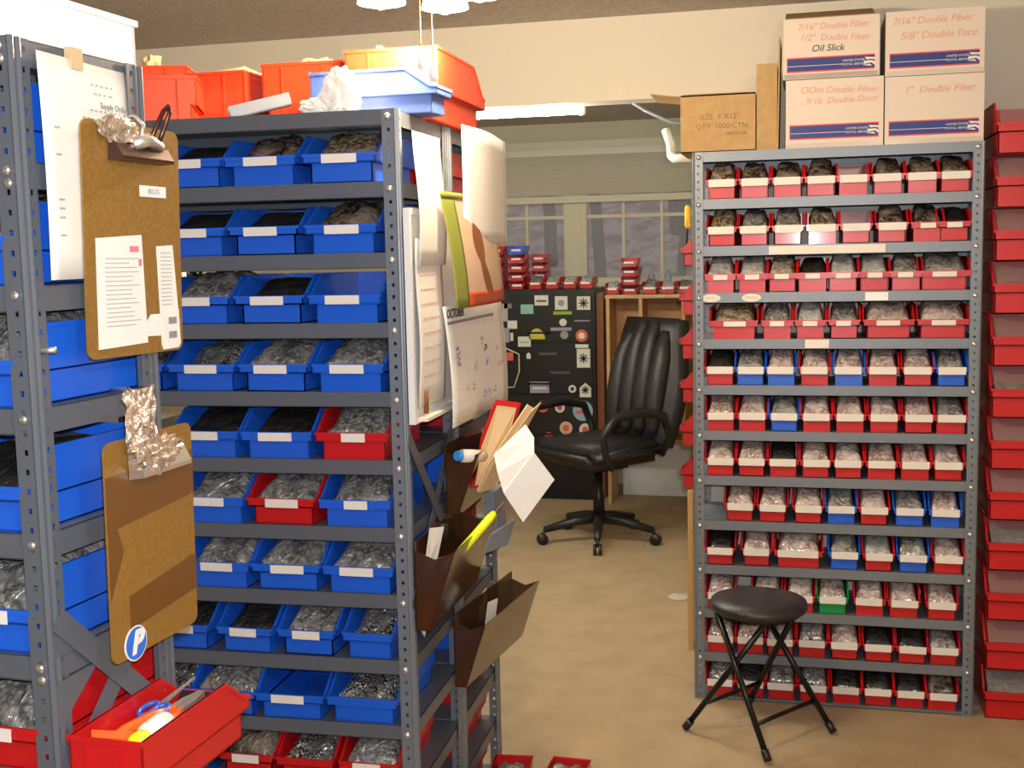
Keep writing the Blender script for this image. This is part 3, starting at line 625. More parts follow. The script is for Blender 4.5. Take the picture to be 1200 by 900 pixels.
# lower clipboard
o, w = clipboard('clipboard', 'brown taped clipboard hanging lower with round blue P sticker', (-.882, 1.340, 1.288), (-.868, 1.540, 1.290), .300, m_hard, None)
b = bmesh.new(); prism(b, [(0, -.045), (w, -.040), (w, -.105), (0, -.118)], 'y', -.0009, -.0001); obj('tape_patch', b, m_hardd, o)
b = bmesh.new(); prism(b, [(w*.20, -.215), (w, -.195), (w, -.248), (w*.20, -.262)], 'y', -.0009, -.0001); obj('tape_patch', b, m_hardd, o)
b = bmesh.new(); prism(b, [(.001, -.118), (w*.10, -.116), (w*.16, -.150), (.001, -.21)], 'y', -.0009, -.0001); obj('tape_patch', b, m_hardd, o)
b = bmesh.new(); prism(b, [(-.002, -.056), (-.026, -.052), (-.026, -.046), (-.014, -.026), (-.003, -.018)], 'x', w*.24, w*.80); c1 = obj('clip', b, m_bolt, o, bevel=.001)
cl = bmesh.new(); bmesh.ops.create_icosphere(cl, subdivisions=4, radius=1)
for v in cl.verts: v.co *= 1+.55*noise.noise(v.co*3.4+Vector((4, 0, 0)))+.25*noise.noise(v.co*9); v.co = Vector((w*.44+v.co.x*.050, -.018+v.co.y*.012, -.026+v.co.z*.024))
obj('tape_wad', cl, m_foil, o)
b = bmesh.new(); bmesh.ops.create_grid(b, x_segments=10, y_segments=8, size=1)
for v in b.verts: v.co = Vector((w*.34+v.co.x*.034, -.010+.012*noise.noise(v.co*3), .026+v.co.y*.040+.012*noise.noise(v.co*4+Vector((3, 3, 3)))))
bmesh.ops.solidify(b, geom=b.faces[:], thickness=.001); obj('crumpled_tape', b, m_foil, o)
b = bmesh.new(); lathe(b, [(.0245, 0), (.0245, .0012)], 28, Matrix.Translation((w*.245, -.0001, -.283)) @ Matrix.Rotation(PI/2, 4, 'X')); st = obj('round_sticker', b, m_white, o)
b = bmesh.new(); lathe(b, [(.0225, 0), (.0225, .0006)], 28, Matrix.Translation((w*.245, -.0012, -.283)) @ Matrix.Rotation(PI/2, 4, 'X')); obj('blue_disc', b, mat('sticker_blue', (.03, .16, .68), .4), st)
text('sticker_letter', 'P', .042, m_white, st, (w*.245, -.0022, -.283), FRONT, shear=.3, bold=.0022)
for k, (yy, zz) in enumerate(((1.505, 1.716), (1.44, 1.335))):
    b = bmesh.new(); tube(b, [(AX+.002, yy+.03, zz+.01), (AX+.03, yy+.02, zz+.012), (AX+.055, yy, zz-.004), (AX+.05, yy, zz-.024)], .0028, 8); tag(obj('hook', b, m_bolt, smooth=True), 'metal hook carrying the %s brown clipboard' % ('upper' if k == 0 else 'lower'), 'hook')
b = bmesh.new(); tube(b, [(AX+.0, 1.318, 1.413), (AX+.022, 1.322, 1.413)], .0042, 10); tag(obj('bolt_stud', b, m_bolt, smooth=True), 'threaded bolt sticking out of the near shelving post', 'bolt')
# red bin of tools hooked on the side of the near unit
RBX, RBY, RBZ = -.876, 1.592, .800
o = thing('storage_bin', 'long red bin of tools hooked on the side of near shelving', 'bin', (RBX, RBY, RBZ), (0, 0, PI-.03))
link('bin_body', bin_mesh(.110, .285, .104, m_red), o)
b = bmesh.new(); lathe(b, [(.006, 0), (.005, .003), (.001, .004)], 10, Matrix.Translation((.056, .06, .082)) @ Matrix.Rotation(-PI/2, 4, 'Y')); obj('mounting_bolt', b, m_bolt, o)
o = thing('pliers', 'orange handled pliers lying in the red tool bin', 'pliers', (-.893, 1.400, RBZ+.072), (.12, 0, -.25))
for s in (-1, 1):
    b = bmesh.new(); tube(b, [(s*.004, .075, .0), (s*.018, .045, 0), (s*.026, 0, 0), (s*.020, -.05, 0)], [.006, .009, .0095, .008], 10); obj('handle', b, m_orange, o, smooth=True)
    b = bmesh.new(); prism(b, [(s*.001, .075), (s*.012, .075), (s*.012, .10), (s*.004, .128), (s*.001, .128)], 'z', -.004, .004); obj('jaw', b, m_bolt, o)
o = thing('utility_knife', 'orange utility knife at the near end of the tool bin', 'knife', (-.898, 1.345, RBZ+.088), (.1, .2, .6))
b = bmesh.new(); prism(b, [(-.028, -.011), (.036, -.008), (.036, .010), (-.028, .012)], 'z', -.006, .006); obj('handle', b, m_orange, o, bevel=.003)
b = bmesh.new(); prism(b, [(.036, -.006), (.058, .004), (.036, .006)], 'z', -.0008, .0008); obj('blade', b, m_bolt, o)
o = thing('scissors', 'blue handled scissors against the left side of the tool bin', 'scissors', (-.905, 1.460, RBZ+.082), (.2, 0, -.2))
b = bmesh.new()
for s in (-1, 1):
    b2 = b; tube(b2, [(s*.010+.011*math.cos(a), .011*1.6*math.sin(a), 0) for a in [2*PI*k/14 for k in range(15)]], .0035, 8, False)
obj('handle', b, mat('scissor_blue', (.03, .12, .6), .3), o, smooth=True)
for s in (-1, 1):
    b = bmesh.new(); prism(b, [(s*.008, .015), (s*.002, .09), (-s*.001, .09), (0, .02)], 'z', -.001+s*.0012, .001+s*.0012); obj('blade', b, m_bolt, o)
o = thing('glue_bottle', 'white plastic bottle with neon yellow cap in the tool bin', 'bottle', (-.858, 1.335, RBZ+.086), (-PI/2-.05, 0, .10))
b = bmesh.new(); lathe(b, [(.0115, 0), (.0145, .004), (.0145, .022), (.011, .026)], 18); obj('cap', b, m_yel, o, smooth=True)
b = bmesh.new(); lathe(b, [(.011, .026), (.017, .034), (.0175, .085), (.013, .095), (.002, .097)], 18); obj('bottle_body', b, m_white, o, smooth=True)
b = bmesh.new(); prism(b, [(0, 0), (.062, 0), (.062, .060), (0, .075)], 'x', 0, .0)if False else bx(b, -.042, .042, 0, .004, 0, .075); tag(obj('black_card', b, m_black, loc=(-.876, 1.50, RBZ+.030), rot=(-.95, 0, 0)), 'black sheet leaning at the far end of the tool bin', 'card')
# ================================================================ side of the middle unit: board, sheets, calendar, pockets
SX = BX_+.006
def side(ly): return SX - (ly)*math.sin(BYAW)      # x of the side plane at depth ly behind the front
o = thing('whiteboard', 'white framed board hung on the side of the middle shelving', 'board', (SX+.004, 2.425, 0), (0, 0, BYAW))
box('board_panel', m_white, 0, .008, .01, .745, 1.165, 1.615, o)
b = bmesh.new(); bx(b, 0, .014, 0, .014, 1.155, 1.625); bx(b, 0, .014, .741, .755, 1.155, 1.625); bx(b, 0, .014, .014, .741, 1.155, 1.169); bx(b, 0, .014, .014, .741, 1.611, 1.625); obj('board_frame', b, m_white, o)
box('pen_tray', m_card, .014, .034, .03, .26, 1.158, 1.166, o)
b = bmesh.new(); tube(b, [(.020, .06, 1.172), (.020, .06, 1.225)], .006, 10); tag(obj('marker', b, m_picbr, loc=(SX+.004, 2.425, .0), smooth=True), 'brown marker standing at lower left of the whiteboard', 'marker')
HX = SX+.010
def sheet(label, y0, y1, z0, z1, fx, m=m_paper, lines=0, mm=None, group=None):
    o = thing('paper_sheet', label, 'paper'); b = bmesh.new(); curved(b, y0, y1, z0, z1, fx); obj('sheet', b, m, o, smooth=True)
    if lines:
        b = bmesh.new()
        for i in range(lines):
            z = z1-.05-(z1-z0-.08)*i/lines; y = y0+.03
            while y < y1-.05: a = random.uniform(.006, .02); curved(b, y, y+a, z, z+.004, lambda yy, zz: fx(yy, zz)+.0012, 1, .0003, 1); y += a+.006
            
        obj('handwriting', b, mm or m_inkl, o)
    return o
m_rack = 1
sheet('bright white sheet high on the side of middle unit, nearest the post', 2.455, 2.655, 1.50, 1.79, lambda y, z: HX+.016+.006*math.sin((z-1.5)*16))
sheet('large white sheet at the top right of the shelving side', 2.700, 3.175, 1.545, 1.825, lambda y, z: HX+.050+.012*math.sin((y-2.7)*9)-(y-2.7)*.01)
sheet('long list with faint red writing at the left of whiteboard', 2.446, 2.640, 1.190, 1.56, lambda y, z: HX+.014+.003*math.sin(z*20), lines=9, mm=mat('faint_red', (.72, .42, .38), .8))
# calendar
cal = thing('wall_calendar', 'hanging wall calendar, photo page above an October date grid', 'calendar')
fp = lambda off: (lambda y, z: HX+.030+off+.035*math.sin(max(0, (1.665-z))*5.5)+.012*math.sin((y-2.57)*7))
b = bmesh.new(); curved(b, 2.572, 3.000, 1.400, 1.660, fp(0), 14, .0008, 12); pg = obj('photo_page', b, m_picbg, cal, smooth=True)
b = bmesh.new(); curved(b, 2.572, 2.655, 1.400, 1.660, fp(.0015), 6, .0003, 12); obj('photo_area', b, m_picgr, pg, smooth=True)
b = bmesh.new(); curved(b, 2.655, 3.000, 1.400, 1.435, fp(.0015), 8, .0003, 4); obj('photo_area', b, m_picrd, pg, smooth=True)
b = bmesh.new(); rows = []
for k in range(25):
    t = k/24; z = 1.612-.185*t; yc = 2.775+.06*t-.02*math.sin(PI*t); hw = (.040*math.sin(PI*min(1, t*1.5+.02))**.8+.001) if t < .55 else .014+.018*math.sin((t-.55)*5)
    hw = max(hw, .013 if t > .1 else .004); rows.append([b.verts.new((fp(.0018)(yy, z), yy, z)) for yy in (yc-hw, yc, yc+hw)])
for A_, B_ in zip(rows, rows[1:]):
    for q in (0, 1): b.faces.new((A_[q], A_[q+1], B_[q+1], B_[q]))
obj('photo_area', b, m_picbr, pg, smooth=True)
b = bmesh.new(); curved(b, 2.572, 2.94, 1.652, 1.666, fp(.003), 8, .0006, 2); obj('binding_strip', b, m_picgr, cal, smooth=True)
fg = lambda off: (lambda y, z: HX+.030+off+.018*math.sin((1.41-z)*7))
b = bmesh.new(); curved(b, 2.575, 3.095, 1.125, 1.405, fg(0)); gp = obj('grid_page', b, m_paper, cal, smooth=True)
text('month_name', 'OCTOBER', .030, m_inkblk, gp, (HX+.036, 2.660, 1.386), SIDE, bold=.0006)
b = bmesh.new(); curved(b, 2.59, 3.00, 1.362, 1.369, fg(.0015), 6, .0003, 1); obj('weekday_bar', b, m_ink, gp)
b = bmesh.new()
for i in range(6): curved(b, 2.59, 3.07, 1.355-.036*i, 1.3558-.036*i, fg(.0012), 6, .0002, 1)
for i in range(8): curved(b, 2.59+.0685*i, 2.5908+.0685*i, 1.172, 1.356, fg(.0012), 1, .0002, 6)
obj('date_grid', b, mat('grid_line', (.70, .66, .62), .8), gp)
random.seed(11)
for mm, pts in ((m_inkpur, [(2.635, 1.30), (2.64, 1.285), (2.645, 1.27), (2.88, 1.245)]), (m_inkred, [(2.78, 1.255), (2.78, 1.243), (2.70, 1.205), (3.0, 1.275), (3.03, 1.23), (3.0, 1.235)]), (m_inkblk, [(2.88, 1.285)]), (m_inkl, [(2.85, 1.17), (2.9, 1.17), (2.95, 1.172), (2.75, 1.20), (2.86, 1.305)])):
    b = bmesh.new()
    for (yy, zz) in pts:
        for q in range(5): a = random.uniform(-.012, .012); c = random.uniform(-.008, .008); curved(b, yy+a, yy+a+.010, zz+c, zz+c+.0045, fg(.0018), 1, .0003, 1)
    obj('handwriting', b, mm, gp)
# wall pockets of smoked plastic
def pocket(label, y0, z1, wtop, h, L, tiltz, extra=0):
    x0 = side(y0-BY_)+.004
    o = thing('wall_pocket', label, 'wall pocket', (x0, y0, z1-h), (0, 0, BYAW*.5+tiltz), 'smoked plastic wall pockets')
    b = bmesh.new(); t = .003; wb = wtop*.35
    bx(b, 0, t, 0, L, 0, h+.02)                                                     # back plate
    prism(b, [(wb-t, 0), (wb, 0), (wtop, h), (wtop-t, h)], 'y', 0, L)               # slanted front
    for y in (0, L-t): prism(b, [(0, 0), (wb, 0), (wtop, h), (wtop*.5, h*.90), (0, h)], 'y', y, y+t)
    bx(b, 0, wb, 0, L, 0, t); obj('pocket_body', b, m_smoke, o, bevel=.0008)
    return o
pocket('smoked plastic wall pocket, topmost, holding red folder and envelopes', 2.705, 1.045, .085, .155, .34, 0)
pocket('smoked plastic wall pocket, middle one, holding a yellow highlighter', 2.43, .872, .094, .182, .40, 0)
pocket('smoked plastic wall pocket, lowest, jutting out below the others', 2.74, .610, .085, .165, .42, -.12)
def quad(name, label, cat, pts, m, th=.002, parent=None):
    """a stiff sheet given by its corner points in the room"""
    b = bmesh.new(); P_ = [Vector(p) for p in pts]; n = (P_[1]-P_[0]).cross(P_[2]-P_[0]).normalized()*th
    A = [b.verts.new(p) for p in P_]; B = [b.verts.new(p+n) for p in P_]; k = len(P_); b.faces.new(A); b.faces.new(B[::-1])
    for i in range(k): b.faces.new((A[i], B[i], B[(i+1) % k], A[(i+1) % k]))
    o = obj(name, b, m, parent)
    if label: tag(o, label, cat)
    return o
# top pocket contents (x grows towards the aisle)
m_env = mat('cream_envelope', (.80, .62, .38), .6)
fo = quad('red_folder', 'red bordered folder sticking out of the topmost wall pocket', 'folder', [(-.800, 2.735, .95), (-.777, 2.745, 1.014), (-.768, 2.755, 1.076), (-.740, 2.80, 1.165), (-.690, 2.86, 1.149), (-.745, 2.83, .95)], m_red, .003)
quad('folder_insert', None, None, [(-.780, 2.735, .96), (-.764, 2.745, 1.054), (-.734, 2.79, 1.151), (-.698, 2.84, 1.139), (-.745, 2.82, .96)], m_env, .001, fo)
quad('envelope', 'cream envelope nearest the aisle in the topmost wall pocket', 'envelope', [(-.770, 2.715, .95), (-.741, 2.72, 1.018), (-.651, 2.765, 1.158), (-.639, 2.80, 1.141), (-.740, 2.79, .95)], m_env, .003)
quad('envelope', 'thin kraft envelope with pointed corner in the topmost wall pocket', 'envelope', [(-.762, 2.700, .95), (-.722, 2.70, 1.024), (-.636, 2.735, 1.145), (-.619, 2.77, 1.162), (-.740, 2.75, .95)], m_kraft, .002)
# folded leaflet drooping from the pocket
lf = thing('leaflet', 'large white folded leaflet drooping out of the topmost pocket', 'leaflet')
quad('leaflet_half', None, None, [(-.633, 2.66, 1.125), (-.612, 2.655, 1.095), (-.609, 2.64, 1.062), (-.674, 2.60, .972), (-.688, 2.60, 1.02), (-.698, 2.61, 1.06)], m_paper, .0015, lf)
quad('leaflet_half', None, None, [(-.674, 2.60, .972), (-.609, 2.64, 1.062), (-.566, 2.66, .995), (-.634, 2.62, .900)], m_paper, .0015, lf)
o = thing('marker', 'pale marker with sky blue end in topmost wall pocket', 'marker', (-.801, 2.68, 1.043), (PI/2-.15, 0, -.42))
b = bmesh.new(); lathe(b, [(.0125, 0), (.0125, -.01), (.011, -.012)], 18, Matrix.Scale(-1, 4, (0, 0, 1))); obj('cap', b, m_bcap, o)
b = bmesh.new(); lathe(b, [(.016, .010), (.016, .05), (.014, .09)], 18, Matrix.Scale(-1, 4, (0, 0, 1))); obj('barrel', b, m_card, o, smooth=True)
# middle pocket contents
o = thing('highlighter', 'long neon yellow highlighter leaning in the middle wall pocket', 'highlighter')
b = bmesh.new(); tube(b, [(-.789, 2.52, .815), (-.722, 2.645, .900), (-.714, 2.66, .910)], [.010, .0105, .008], 12); obj('barrel', b, m_yel, o, smooth=True)
b = bmesh.new(); tube(b, [(-.714, 2.66, .910), (-.698, 2.69, .930)], [.002, .0012], 8); obj('wire_tip', b, m_dkclip, o)
b = bmesh.new(); tube(b, [(-.795, 2.508, .807), (-.789, 2.52, .815)], [.008, .010], 12); obj('end_plug', b, m_grey, o)
quad('index_card', 'small white card at the near side of the middle wall pocket', 'card', [(-.826, 2.45, .81), (-.815, 2.49, .80), (-.800, 2.53, .905), (-.820, 2.49, .91)], m_card, .002)
b = bmesh.new(); lathe(b, [(.015, 0), (.015, .035), (.012, .04)], 18); tag(obj('black_container', b, m_black, loc=(-.812, 2.56, .865), smooth=True), 'black round container standing in the middle wall pocket', 'container')
quad('grey_card', 'grey plate edge sticking out at far end of middle pocket', 'card', [(-.755, 2.70, .80), (-.72, 2.80, .80), (-.70, 2.80, .865), (-.735, 2.70, .85)], m_grey, .003)
quad('index_card', 'white card standing in the lowest wall pocket', 'card', [(-.80, 2.84, .53), (-.785, 2.88, .53), (-.770, 2.88, .635), (-.785, 2.84, .635)], m_card, .002)
quad('index_card', 'white card tucked under the middle wall pocket', 'card', [(-.838, 2.44, .70), (-.838, 2.48, .66), (-.834, 2.50, .69), (-.838, 2.46, .74)], m_card, .002)
box_o = thing('file_holder', 'grey plastic holder on shelving side beneath the white leaflet', 'holder', (0, 0, 0))
b = bmesh.new(); bx(b, side(.72)+.004, side(.72)+.034, 3.09, 3.21, .70, .87); obj('holder_body', b, m_grey, box_o, bevel=.004)
b = bmesh.new(); bx(b, side(.72)+.034, side(.72)+.038, 3.10, 3.20, .71, .80); obj('holder_front', b, m_grey, box_o)
# ================================================================ floor bins beside the middle unit
place_bin(-.770, 2.86, 0, .1, .105, .27, .10, 'R', 'g', 'on the floor right beside middle unit, left one', 'red bins on the floor', labw=.6)
place_bin(-.645, 2.87, 0, -.05, .105, .27, .10, 'R', 'g', 'on the floor beside middle unit, right one', 'red bins on the floor', labw=.6)
# ================================================================ tub on top of the near unit
o = thing('plastic_tub', 'glaring white tub on top of the near shelving', 'tub', (AX-.122, AY+.155, HA+.001), (0, 0, -.0534))
b = bmesh.new(); w0, d0, h0 = .108, .148, .060; t = .006
bx(b, -w0, w0, -d0, d0, 0, t); bx(b, -w0, -w0+t, -d0, d0, t, h0); bx(b, w0-t, w0, -d0, d0, t, h0); bx(b, -w0, w0, -d0, -d0+t, t, h0); bx(b, -w0, w0, d0-t, d0, t, h0); obj('tub_body', b, m_bright, o, bevel=.004)
b = bmesh.new(); bx(b, -w0-.004, w0+.004, -d0-.004, d0+.004, h0, h0+.009); obj('tub_lid', b, m_bright, o, bevel=.003)
b = bmesh.new(); bx(b, -.10, .095, -.115, .01, 0, .10); o2 = obj('foam_block', b, m_bright, loc=(AX-.135, AY+.13, HA+.072), rot=(0, 0, -.05), bevel=.006); tag(o2, 'white foam block lying on the tub at the upper left', 'block')
# ================================================================ alcove furniture
o = thing('file_cabinet', 'black file cabinet covered with stickers under the left window', 'cabinet', (0, 0, 0))
cy = 7.04
b = bmesh.new(); bx(b, -1.93, -1.235, cy+.012, 7.54, .0, 1.298); obj('cabinet_body', b, m_cab, o, bevel=.006)
for k in range(4):
    dr = box('drawer', m_cab, -1.915, -1.25, cy, cy+.011, .04+.312*k, .04+.312*k+.300, o, bevel=.003)
    b = bmesh.new(); tube(b, [(-1.65, cy-.001, .10+.312*k), (-1.65, cy-.022, .10+.312*k), (-1.51, cy-.022, .10+.312*k), (-1.51, cy-.001, .10+.312*k)], .005, 8); obj('drawer_handle', b, m_blackm, dr, smooth=True)
def mk(col, r=.5): return mat('sticker_%02d' % len(bpy.data.materials), col, r)
sw, sy, st_, sr, sl = mk((.72, .70, .60)), mk((.55, .50, .03)), mk((.25, .50, .40)), mk((.65, .12, .08)), mk((.32, .30, .42))
def sticker(x, z, w, h, m, shape='rect', mark=None, name='sticker'):
    if shape == 'rect': s = box(name, m, x-w/2, x+w/2, cy-.004, cy-.0005, z-h/2, z+h/2, o)
    else:
        b = bmesh.new()
        if shape == 'round': lathe(b, [(w/2, 0), (w/2, .0035)], 24, Matrix.Translation((x, cy-.0005, z)) @ Matrix.Rotation(PI/2, 4, 'X'))
        elif shape == 'half': prism(b, [(x+w/2*math.cos(PI*k/12), z-h/2+h*math.sin(PI*k/12)) for k in range(13)], 'y', cy-.004, cy-.0005)
        elif shape == 'house': prism(b, [(x-w/2, z-h/2), (x+w/2, z-h/2), (x+w/2, z+h*.15), (x, z+h/2), (x-w/2, z+h*.15)], 'y', cy-.004, cy-.0005)
        s = obj(name, b, m, o)
    if mark:
        kind, mm = mark
        if kind == 'disc': b = bmesh.new(); lathe(b, [(w*.26, 0), (w*.26, .001)], 18, Matrix.Translation((x, cy-.0045, z)) @ Matrix.Rotation(PI/2, 4, 'X')); obj('sticker_mark', b, mm, s)
        elif kind == 'bar': box('sticker_mark', mm, x-w*.36, x+w*.36, cy-.0055, cy-.0045, z-h*.14, z+h*.02, s)
        elif kind == 'cross':
            b = bmesh.new()
            for a in (0, PI/4, PI/2, 3*PI/4): Mx = Matrix.Translation((x, 0, z)) @ Matrix.Rotation(a, 4, 'Y') @ Matrix.Translation((-x, 0, -z)); bx(b, x-w*.36, x+w*.36, cy-.0055, cy-.0045, z-.004, z+.004, Mx)
            obj('sticker_mark', b, mm, s)
    return s
ink = m_inkblk
sticker(-1.559, 1.232, .085, .062, sw, mark=('bar', ink)); sticker(-1.436, 1.215, .078, .082, sw, mark=('disc', sl)); sticker(-1.299, 1.213, .082, .082, sw, mark=('cross', ink))
sticker(-1.650, 1.179, .080, .058, st_); sticker(-1.429, 1.154, .115, .020, mk((.25, .45, .02))); sticker(-1.427, 1.097, .045, .045, sw, 'round'); sticker(-1.44, 1.056, .13, .020, sl)
sticker(-1.42, 1.02, .05, .035, mk((.3, .28, .22)), 'round'); sticker(-1.591, 1.028, .100, .066, sy, 'half', ('bar', mk((.75, .7, .3)))); sticker(-1.671, .980, .080, .062, sw, mark=('bar', st_))
sticker(-1.313, 1.015, .075, .075, sr, 'round', ('disc', sw)); sticker(-1.313, .952, .080, .022, sw); sticker(-1.304, .878, .082, .115, sw, mark=('cross', ink)); sticker(-1.646, .895, .026, .040, sw, 'house')
sticker(-1.308, 1.106, .095, .008, sl); sticker(-1.581, .698, .120, .070, sl, mark=('bar', sw)); sticker(-1.376, .69, .048, .056, sw, 'round', ('disc', ink)); sticker(-1.295, .684, .070, .088, sw, 'house', ('cross', ink))
sticker(-1.563, .580, .075, .075, sr, 'round', ('disc', sy)); sticker(-1.456, .574, .062, .062, sw, 'round', ('disc', mk((.4, .06, .06)))); sticker(-1.313, .556, .125, .125, mk((.25, .42, .50)), 'round', ('bar', sr))
sticker(-1.419, .448, .080, .080, mk((.62, .45, .30)), 'round', ('disc', sr)); sticker(-1.299, .440, .076, .076, sw, 'round', ('disc', sr)); sticker(-1.529, .397, .050, .080, sr, 'round')
sticker(-1.525, .905, .11, .014, mk((.08, .08, .09))); sticker(-1.45, .79, .12, .014, mk((.07, .07, .08)))
# paper strips and a holder at the cabinet's left
sticker(-1.835, 1.12, .045, .25, sw, name='paper_strip'); sticker(-1.79, 1.16, .035, .11, mk((.45, .42, .35)), name='paper_strip'); sticker(-1.745, 1.085, .06, .05, sw); sticker(-1.79, 1.02, .05, .09, sl); sticker(-1.75, 1.01, .018, .05, sw); sticker(-1.77, 1.20, .05, .03, mk((.2, .18, .16)))
hd = thing('wire_holder', 'wire holder of pens and cards on the black cabinet front', 'holder', (0, 0, 0))
b = bmesh.new(); tube(b, [(-1.86, cy-.03, .945), (-1.86, cy-.03, .70), (-1.735, cy-.03, .70), (-1.700, cy-.03, .80), (-1.700, cy-.03, .905), (-1.79, cy-.03, .945), (-1.86, cy-.03, .945)], .005, 8); tube(b, [(-1.86, cy-.002, .72), (-1.86, cy-.03, .72)], .004, 6); tube(b, [(-1.72, cy-.002, .74), (-1.72, cy-.03, .74)], .004, 6); obj('wire_frame', b, mat('cream_wire', (.6, .56, .38), .5), hd, smooth=True)
tag(box('folded_card', sr, -1.80, -1.74, cy-.020, cy-.012, .865, .915), 'red and white card in the wire holder on black cabinet', 'card')
for k, (x, mm, l) in enumerate(((-1.83, m_bcap, 'blue'), (-1.812, st_, 'green'), (-1.79, m_card, 'cream'))):
    b = bmesh.new(); tube(b, [(x, cy-.015, .712), (x, cy-.015, .83-.01*k)], .006, 8); tag(obj('pen', b, mm, smooth=True), '%s pen standing in the wire holder on black cabinet' % l, 'pen')
# wooden hutch
hu = thing('wooden_hutch', 'open backed oak desk hutch right of the black cabinet', 'hutch', (0, 0, 0)); hy = 6.93
box('top_board', m_woodl, -1.15, -.30, hy, 7.40, 1.242, 1.264, hu, bevel=.002); box('back_panel', m_wood, -1.13, -.32, 7.20, 7.212, .37, 1.242, hu)
for x in (-1.145, -.95, -.70, -.325): box('side_panel', m_woodl, x, x+.02, hy+.005, 7.20, .37 if x > -1.14 and x < -.33 else 0.0, 1.242, hu)
box('desk_top', m_wood, -1.124, -.326, hy+.02, 7.20, .37, .40, hu)
tag(box('brown_post', m_picbr, -1.232, -1.19, 7.10, 7.50, 0.0, 1.27), 'narrow dark brown board between black cabinet and hutch', 'board')
tag(box('white_panel', m_white, -1.10, -.42, 7.24, 7.255, 0, .345), 'white panel standing on the floor beneath the oak hutch', 'panel')
# small bins on the cabinet and the hutch
def small_stack(x, y, z, n, cols, where, W=.098, kinds=None, group='small bins on the black cabinet'):
    for k in range(n):
        kd = (kinds or 'e'*n)[k]
        place_bin(x, y, z+.0535*k, random.uniform(-.04, .04), W, .16, .053, cols[k], kd, where % ('lowest' if k == 0 else ('topmost' if k == n-1 else ORD[k]+' up')), group, labw=.6, labh=.013)
small_stack(-1.845, cy+.01, 1.299, 5, 'RRRRR', '%s in the left stack on black cabinet'); small_stack(-1.715, cy+.01, 1.299, 5, 'RRRRB', '%s in the second stack on black cabinet')
small_stack(-1.613, cy+.18, 1.299, 4, 'RRRR', '%s in the rear stack on black cabinet')
for k, x in enumerate((-1.600, -1.495, -1.385, -1.285)):
    place_bin(x, cy+.01, 1.299, 0, .096, .15, .072, 'R', 'w' if k else 'g', '%s of four single ones on the black cabinet' % ORD[k], 'small bins on the black cabinet', labw=.6, labh=.013)
GH = 'small bins on the wooden hutch'
place_bin(-1.105, hy+.01, 1.265, 0, .09, .15, .068, 'R', 'w', 'leftmost on the wooden hutch', GH, labw=.6, labh=.013)
small_stack(-1.005, hy+.01, 1.265, 4, 'RRRR', '%s in the stack on wooden hutch', group=GH)
for k, x in enumerate((-.885, -.780, -.675)):
    place_bin(x, hy+.01, 1.265, 0, .095, .15, .072, 'R', 'gwg'[k], '%s right of the stack on wooden hutch' % ORD[k], GH, labw=.7, labh=.015)
for k, x in enumerate((-.90, -.80)):
    b = bmesh.new(); lathe(b, [(.020, 0), (.022, .02), (.022, .10), (.012, .125), (.012, .14)], 16); tag(obj('clear_bottle', b, mat('clear_blue_%d' % k, (.35, .40, .55), .1, alpha=.5), loc=(x+.0, hy+.22, 1.265), smooth=True), 'small clear bottle at the window, %s one above hutch' % ('left' if k == 0 else 'right'), 'bottle')
# ================================================================ office chair
ch = thing('office_chair', 'black padded executive office chair on a five star base', 'chair', (-1.05, 6.05, 0), (0, 0, -math.radians(40)))
def pad(name, pts, m=m_blackv, bevel=.03, sub=2, parent=ch, M=None):
    b = bmesh.new()
    if M is None: M = Matrix.Identity(4)
    bx(b, *pts, M=M); bmesh.ops.bevel(b, geom=b.edges[:], offset=bevel, segments=3, affect='EDGES', clamp_overlap=True); return obj(name, b, m, parent, smooth=True)
pad('seat', (-.26, .26, -.27, .25, .43, .55), bevel=.045)
Mb = Matrix.Translation((0, .24, .50)) @ Matrix.Rotation(-.22, 4, 'X')
b = bmesh.new(); prof = []
for k in range(24):
    z = .0+.68*k/23; w = .225+.045*math.sin(PI*min(1, k/18))-.03*max(0, (k-17)/6)**2; prof.append((w, z))
pts = [(w, z) for w, z in prof]+[(-w, z) for w, z in reversed(prof)]
prism(b, pts, 'y', .0, .085, Mb); bmesh.ops.bevel(b, geom=[e for e in b.edges if abs(e.calc_face_angle(0)) > 1.2], offset=.028, segments=3, affect='EDGES', clamp_overlap=True); obj('backrest', b, m_blackv, ch, smooth=True)
for k, x in enumerate((-.155, -.052, .052, .155)):
    b = bmesh.new(); n = 18; top = .655-.055*(abs(x) > .1)
    tube(b, [Mb @ Vector((x*(1-.18*max(0, (t/n-.75)*4)), -.012-.018*math.sin(PI*t/n)+.03*max(0, t/n-.85)*4, .06+(top-.06)*t/n)) for t in range(n+1)], [.012+.040*math.sin(PI*min(max(t/n, .03), .97))**.35 for t in range(n+1)], 12); obj('back_channel', b, m_blackv, ch, smooth=True)
for s in (-1, 1):
    b = bmesh.new(); loop = [(s*.27, .20, .47), (s*.315, .22, .56), (s*.32, .17, .68), (s*.32, .02, .715), (s*.32, -.16, .70), (s*.315, -.235, .62), (s*.30, -.20, .50), (s*.25, -.12, .43)]
    tube(b, loop, [.016, .019, .022, .026, .024, .019, .018, .014], 12); obj('armrest', b, m_black, ch, smooth=True)
b = bmesh.new(); lathe(b, [(.030, .10), (.030, .26), (.022, .27), (.022, .43)], 20); obj('gas_column', b, m_blackm, ch, smooth=True)
b = bmesh.new(); bx(b, -.10, .10, -.12, .12, .39, .43); obj('seat_mechanism', b, m_blackm, ch, bevel=.008)
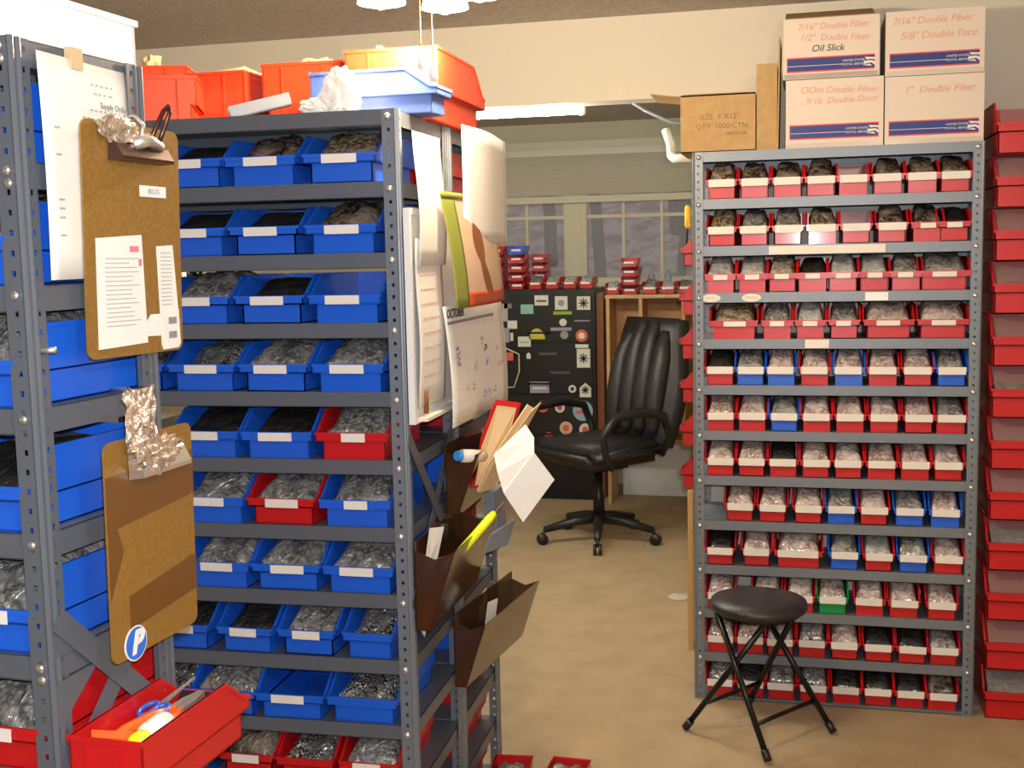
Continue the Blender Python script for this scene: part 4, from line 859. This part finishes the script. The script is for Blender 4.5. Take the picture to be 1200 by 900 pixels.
for k in range(5):
    a = math.radians(50)+math.radians(-92)+k*2*PI/5; ca, sa = math.cos(a), math.sin(a)
    b = bmesh.new(); tube(b, [(0, 0, .125), (ca*.12, sa*.12, .115), (ca*.30, sa*.30, .078)], [.032, .026, .017], 10); lg = obj('base_leg', b, m_black, ch, smooth=True)
    b = bmesh.new()
    for s in (-1, 1): lathe(b, [(.027, -.008), (.029, -.004), (.029, .004), (.027, .008)], 16, Matrix.Translation((ca*.31-sa*.014*s, sa*.31+ca*.014*s, .0292)) @ Matrix.Rotation(a, 4, 'Z') @ Matrix.Rotation(PI/2, 4, 'X'))
    tube(b, [(ca*.30, sa*.30, .078), (ca*.305, sa*.305, .04)], .008, 8); obj('caster', b, m_black, lg, smooth=True)
# ================================================================ folding stool
s0 = Vector((-.135, 3.66, 0)); u = Vector((.6, .8, 0)); nn = Vector((.8, -.6, 0))
sto = thing('folding_stool', 'round black folding stool in front of the far shelving', 'stool', s0)
b = bmesh.new(); lathe(b, [(.02, .398), (.135, .400), (.148, .408), (.151, .418), (.146, .432), (.10, .440), (.001, .442)], 40); obj('seat', b, m_blackv, sto, smooth=True)
b = bmesh.new(); lathe(b, [(.12, .392), (.128, .392), (.128, .400), (.12, .400)], 32); obj('seat_ring', b, m_blackm, sto)
for s, hw in ((1, .150), (-1, .145)):
    for q in (-1, 1):
        ft = nn*s*.165+u*q*(hw+.01)+Vector((0, 0, .012)); tp = -nn*s*.085+u*q*(hw-.055 if s > 0 else hw-.075)+Vector((0, 0, .392))
        b = bmesh.new(); tube(b, [tp, ft], .0095, 12); lgo = obj('leg', b, m_blackm, sto, smooth=True)
        b = bmesh.new(); d = (ft-tp).normalized(); tube(b, [ft-d*.03, ft+d*.004], .0125, 12); obj('foot_cap', b, m_black, lgo, smooth=True)
    f1 = nn*s*.165*.62+u*(-(hw+.0))*.97+Vector((0, 0, .085)); f2 = nn*s*.165*.62+u*(hw)*.97+Vector((0, 0, .085))
    def on(q, zz):
        ft = nn*s*.165+u*q*(hw+.01)+Vector((0, 0, .012)); tp = -nn*s*.085+u*q*(hw-.055 if s > 0 else hw-.075)+Vector((0, 0, .392)); t = (zz-.012)/(.38); return ft+(tp-ft)*t
    b = bmesh.new(); tube(b, [on(-1, .10), on(1, .10)], .007, 10); obj('crossbar', b, m_blackm, sto, smooth=True)
b = bmesh.new(); bmesh.ops.create_icosphere(b, subdivisions=3, radius=1)
for v in b.verts: v.co = Vector((v.co.x*.055, v.co.y*.055, max(0, v.co.z)*.018))
tag(obj('glass_dish', b, mat('cloudy_glass', (.55, .50, .40), .2), smooth=True, loc=(-.530, 5.085, .0005)), 'pale round dish lying on the carpet left of far shelving', 'dish')
b = bmesh.new(); tube(b, [(-.55, 6.6, .006), (-.62, 6.4, .006), (-.55, 6.2, .006), (-.42, 6.15, .006), (-.30, 6.2, .006)], .005, 8); tag(obj('cord', b, m_black, smooth=True), 'thin black cord curling on the floor under the hutch', 'cord')
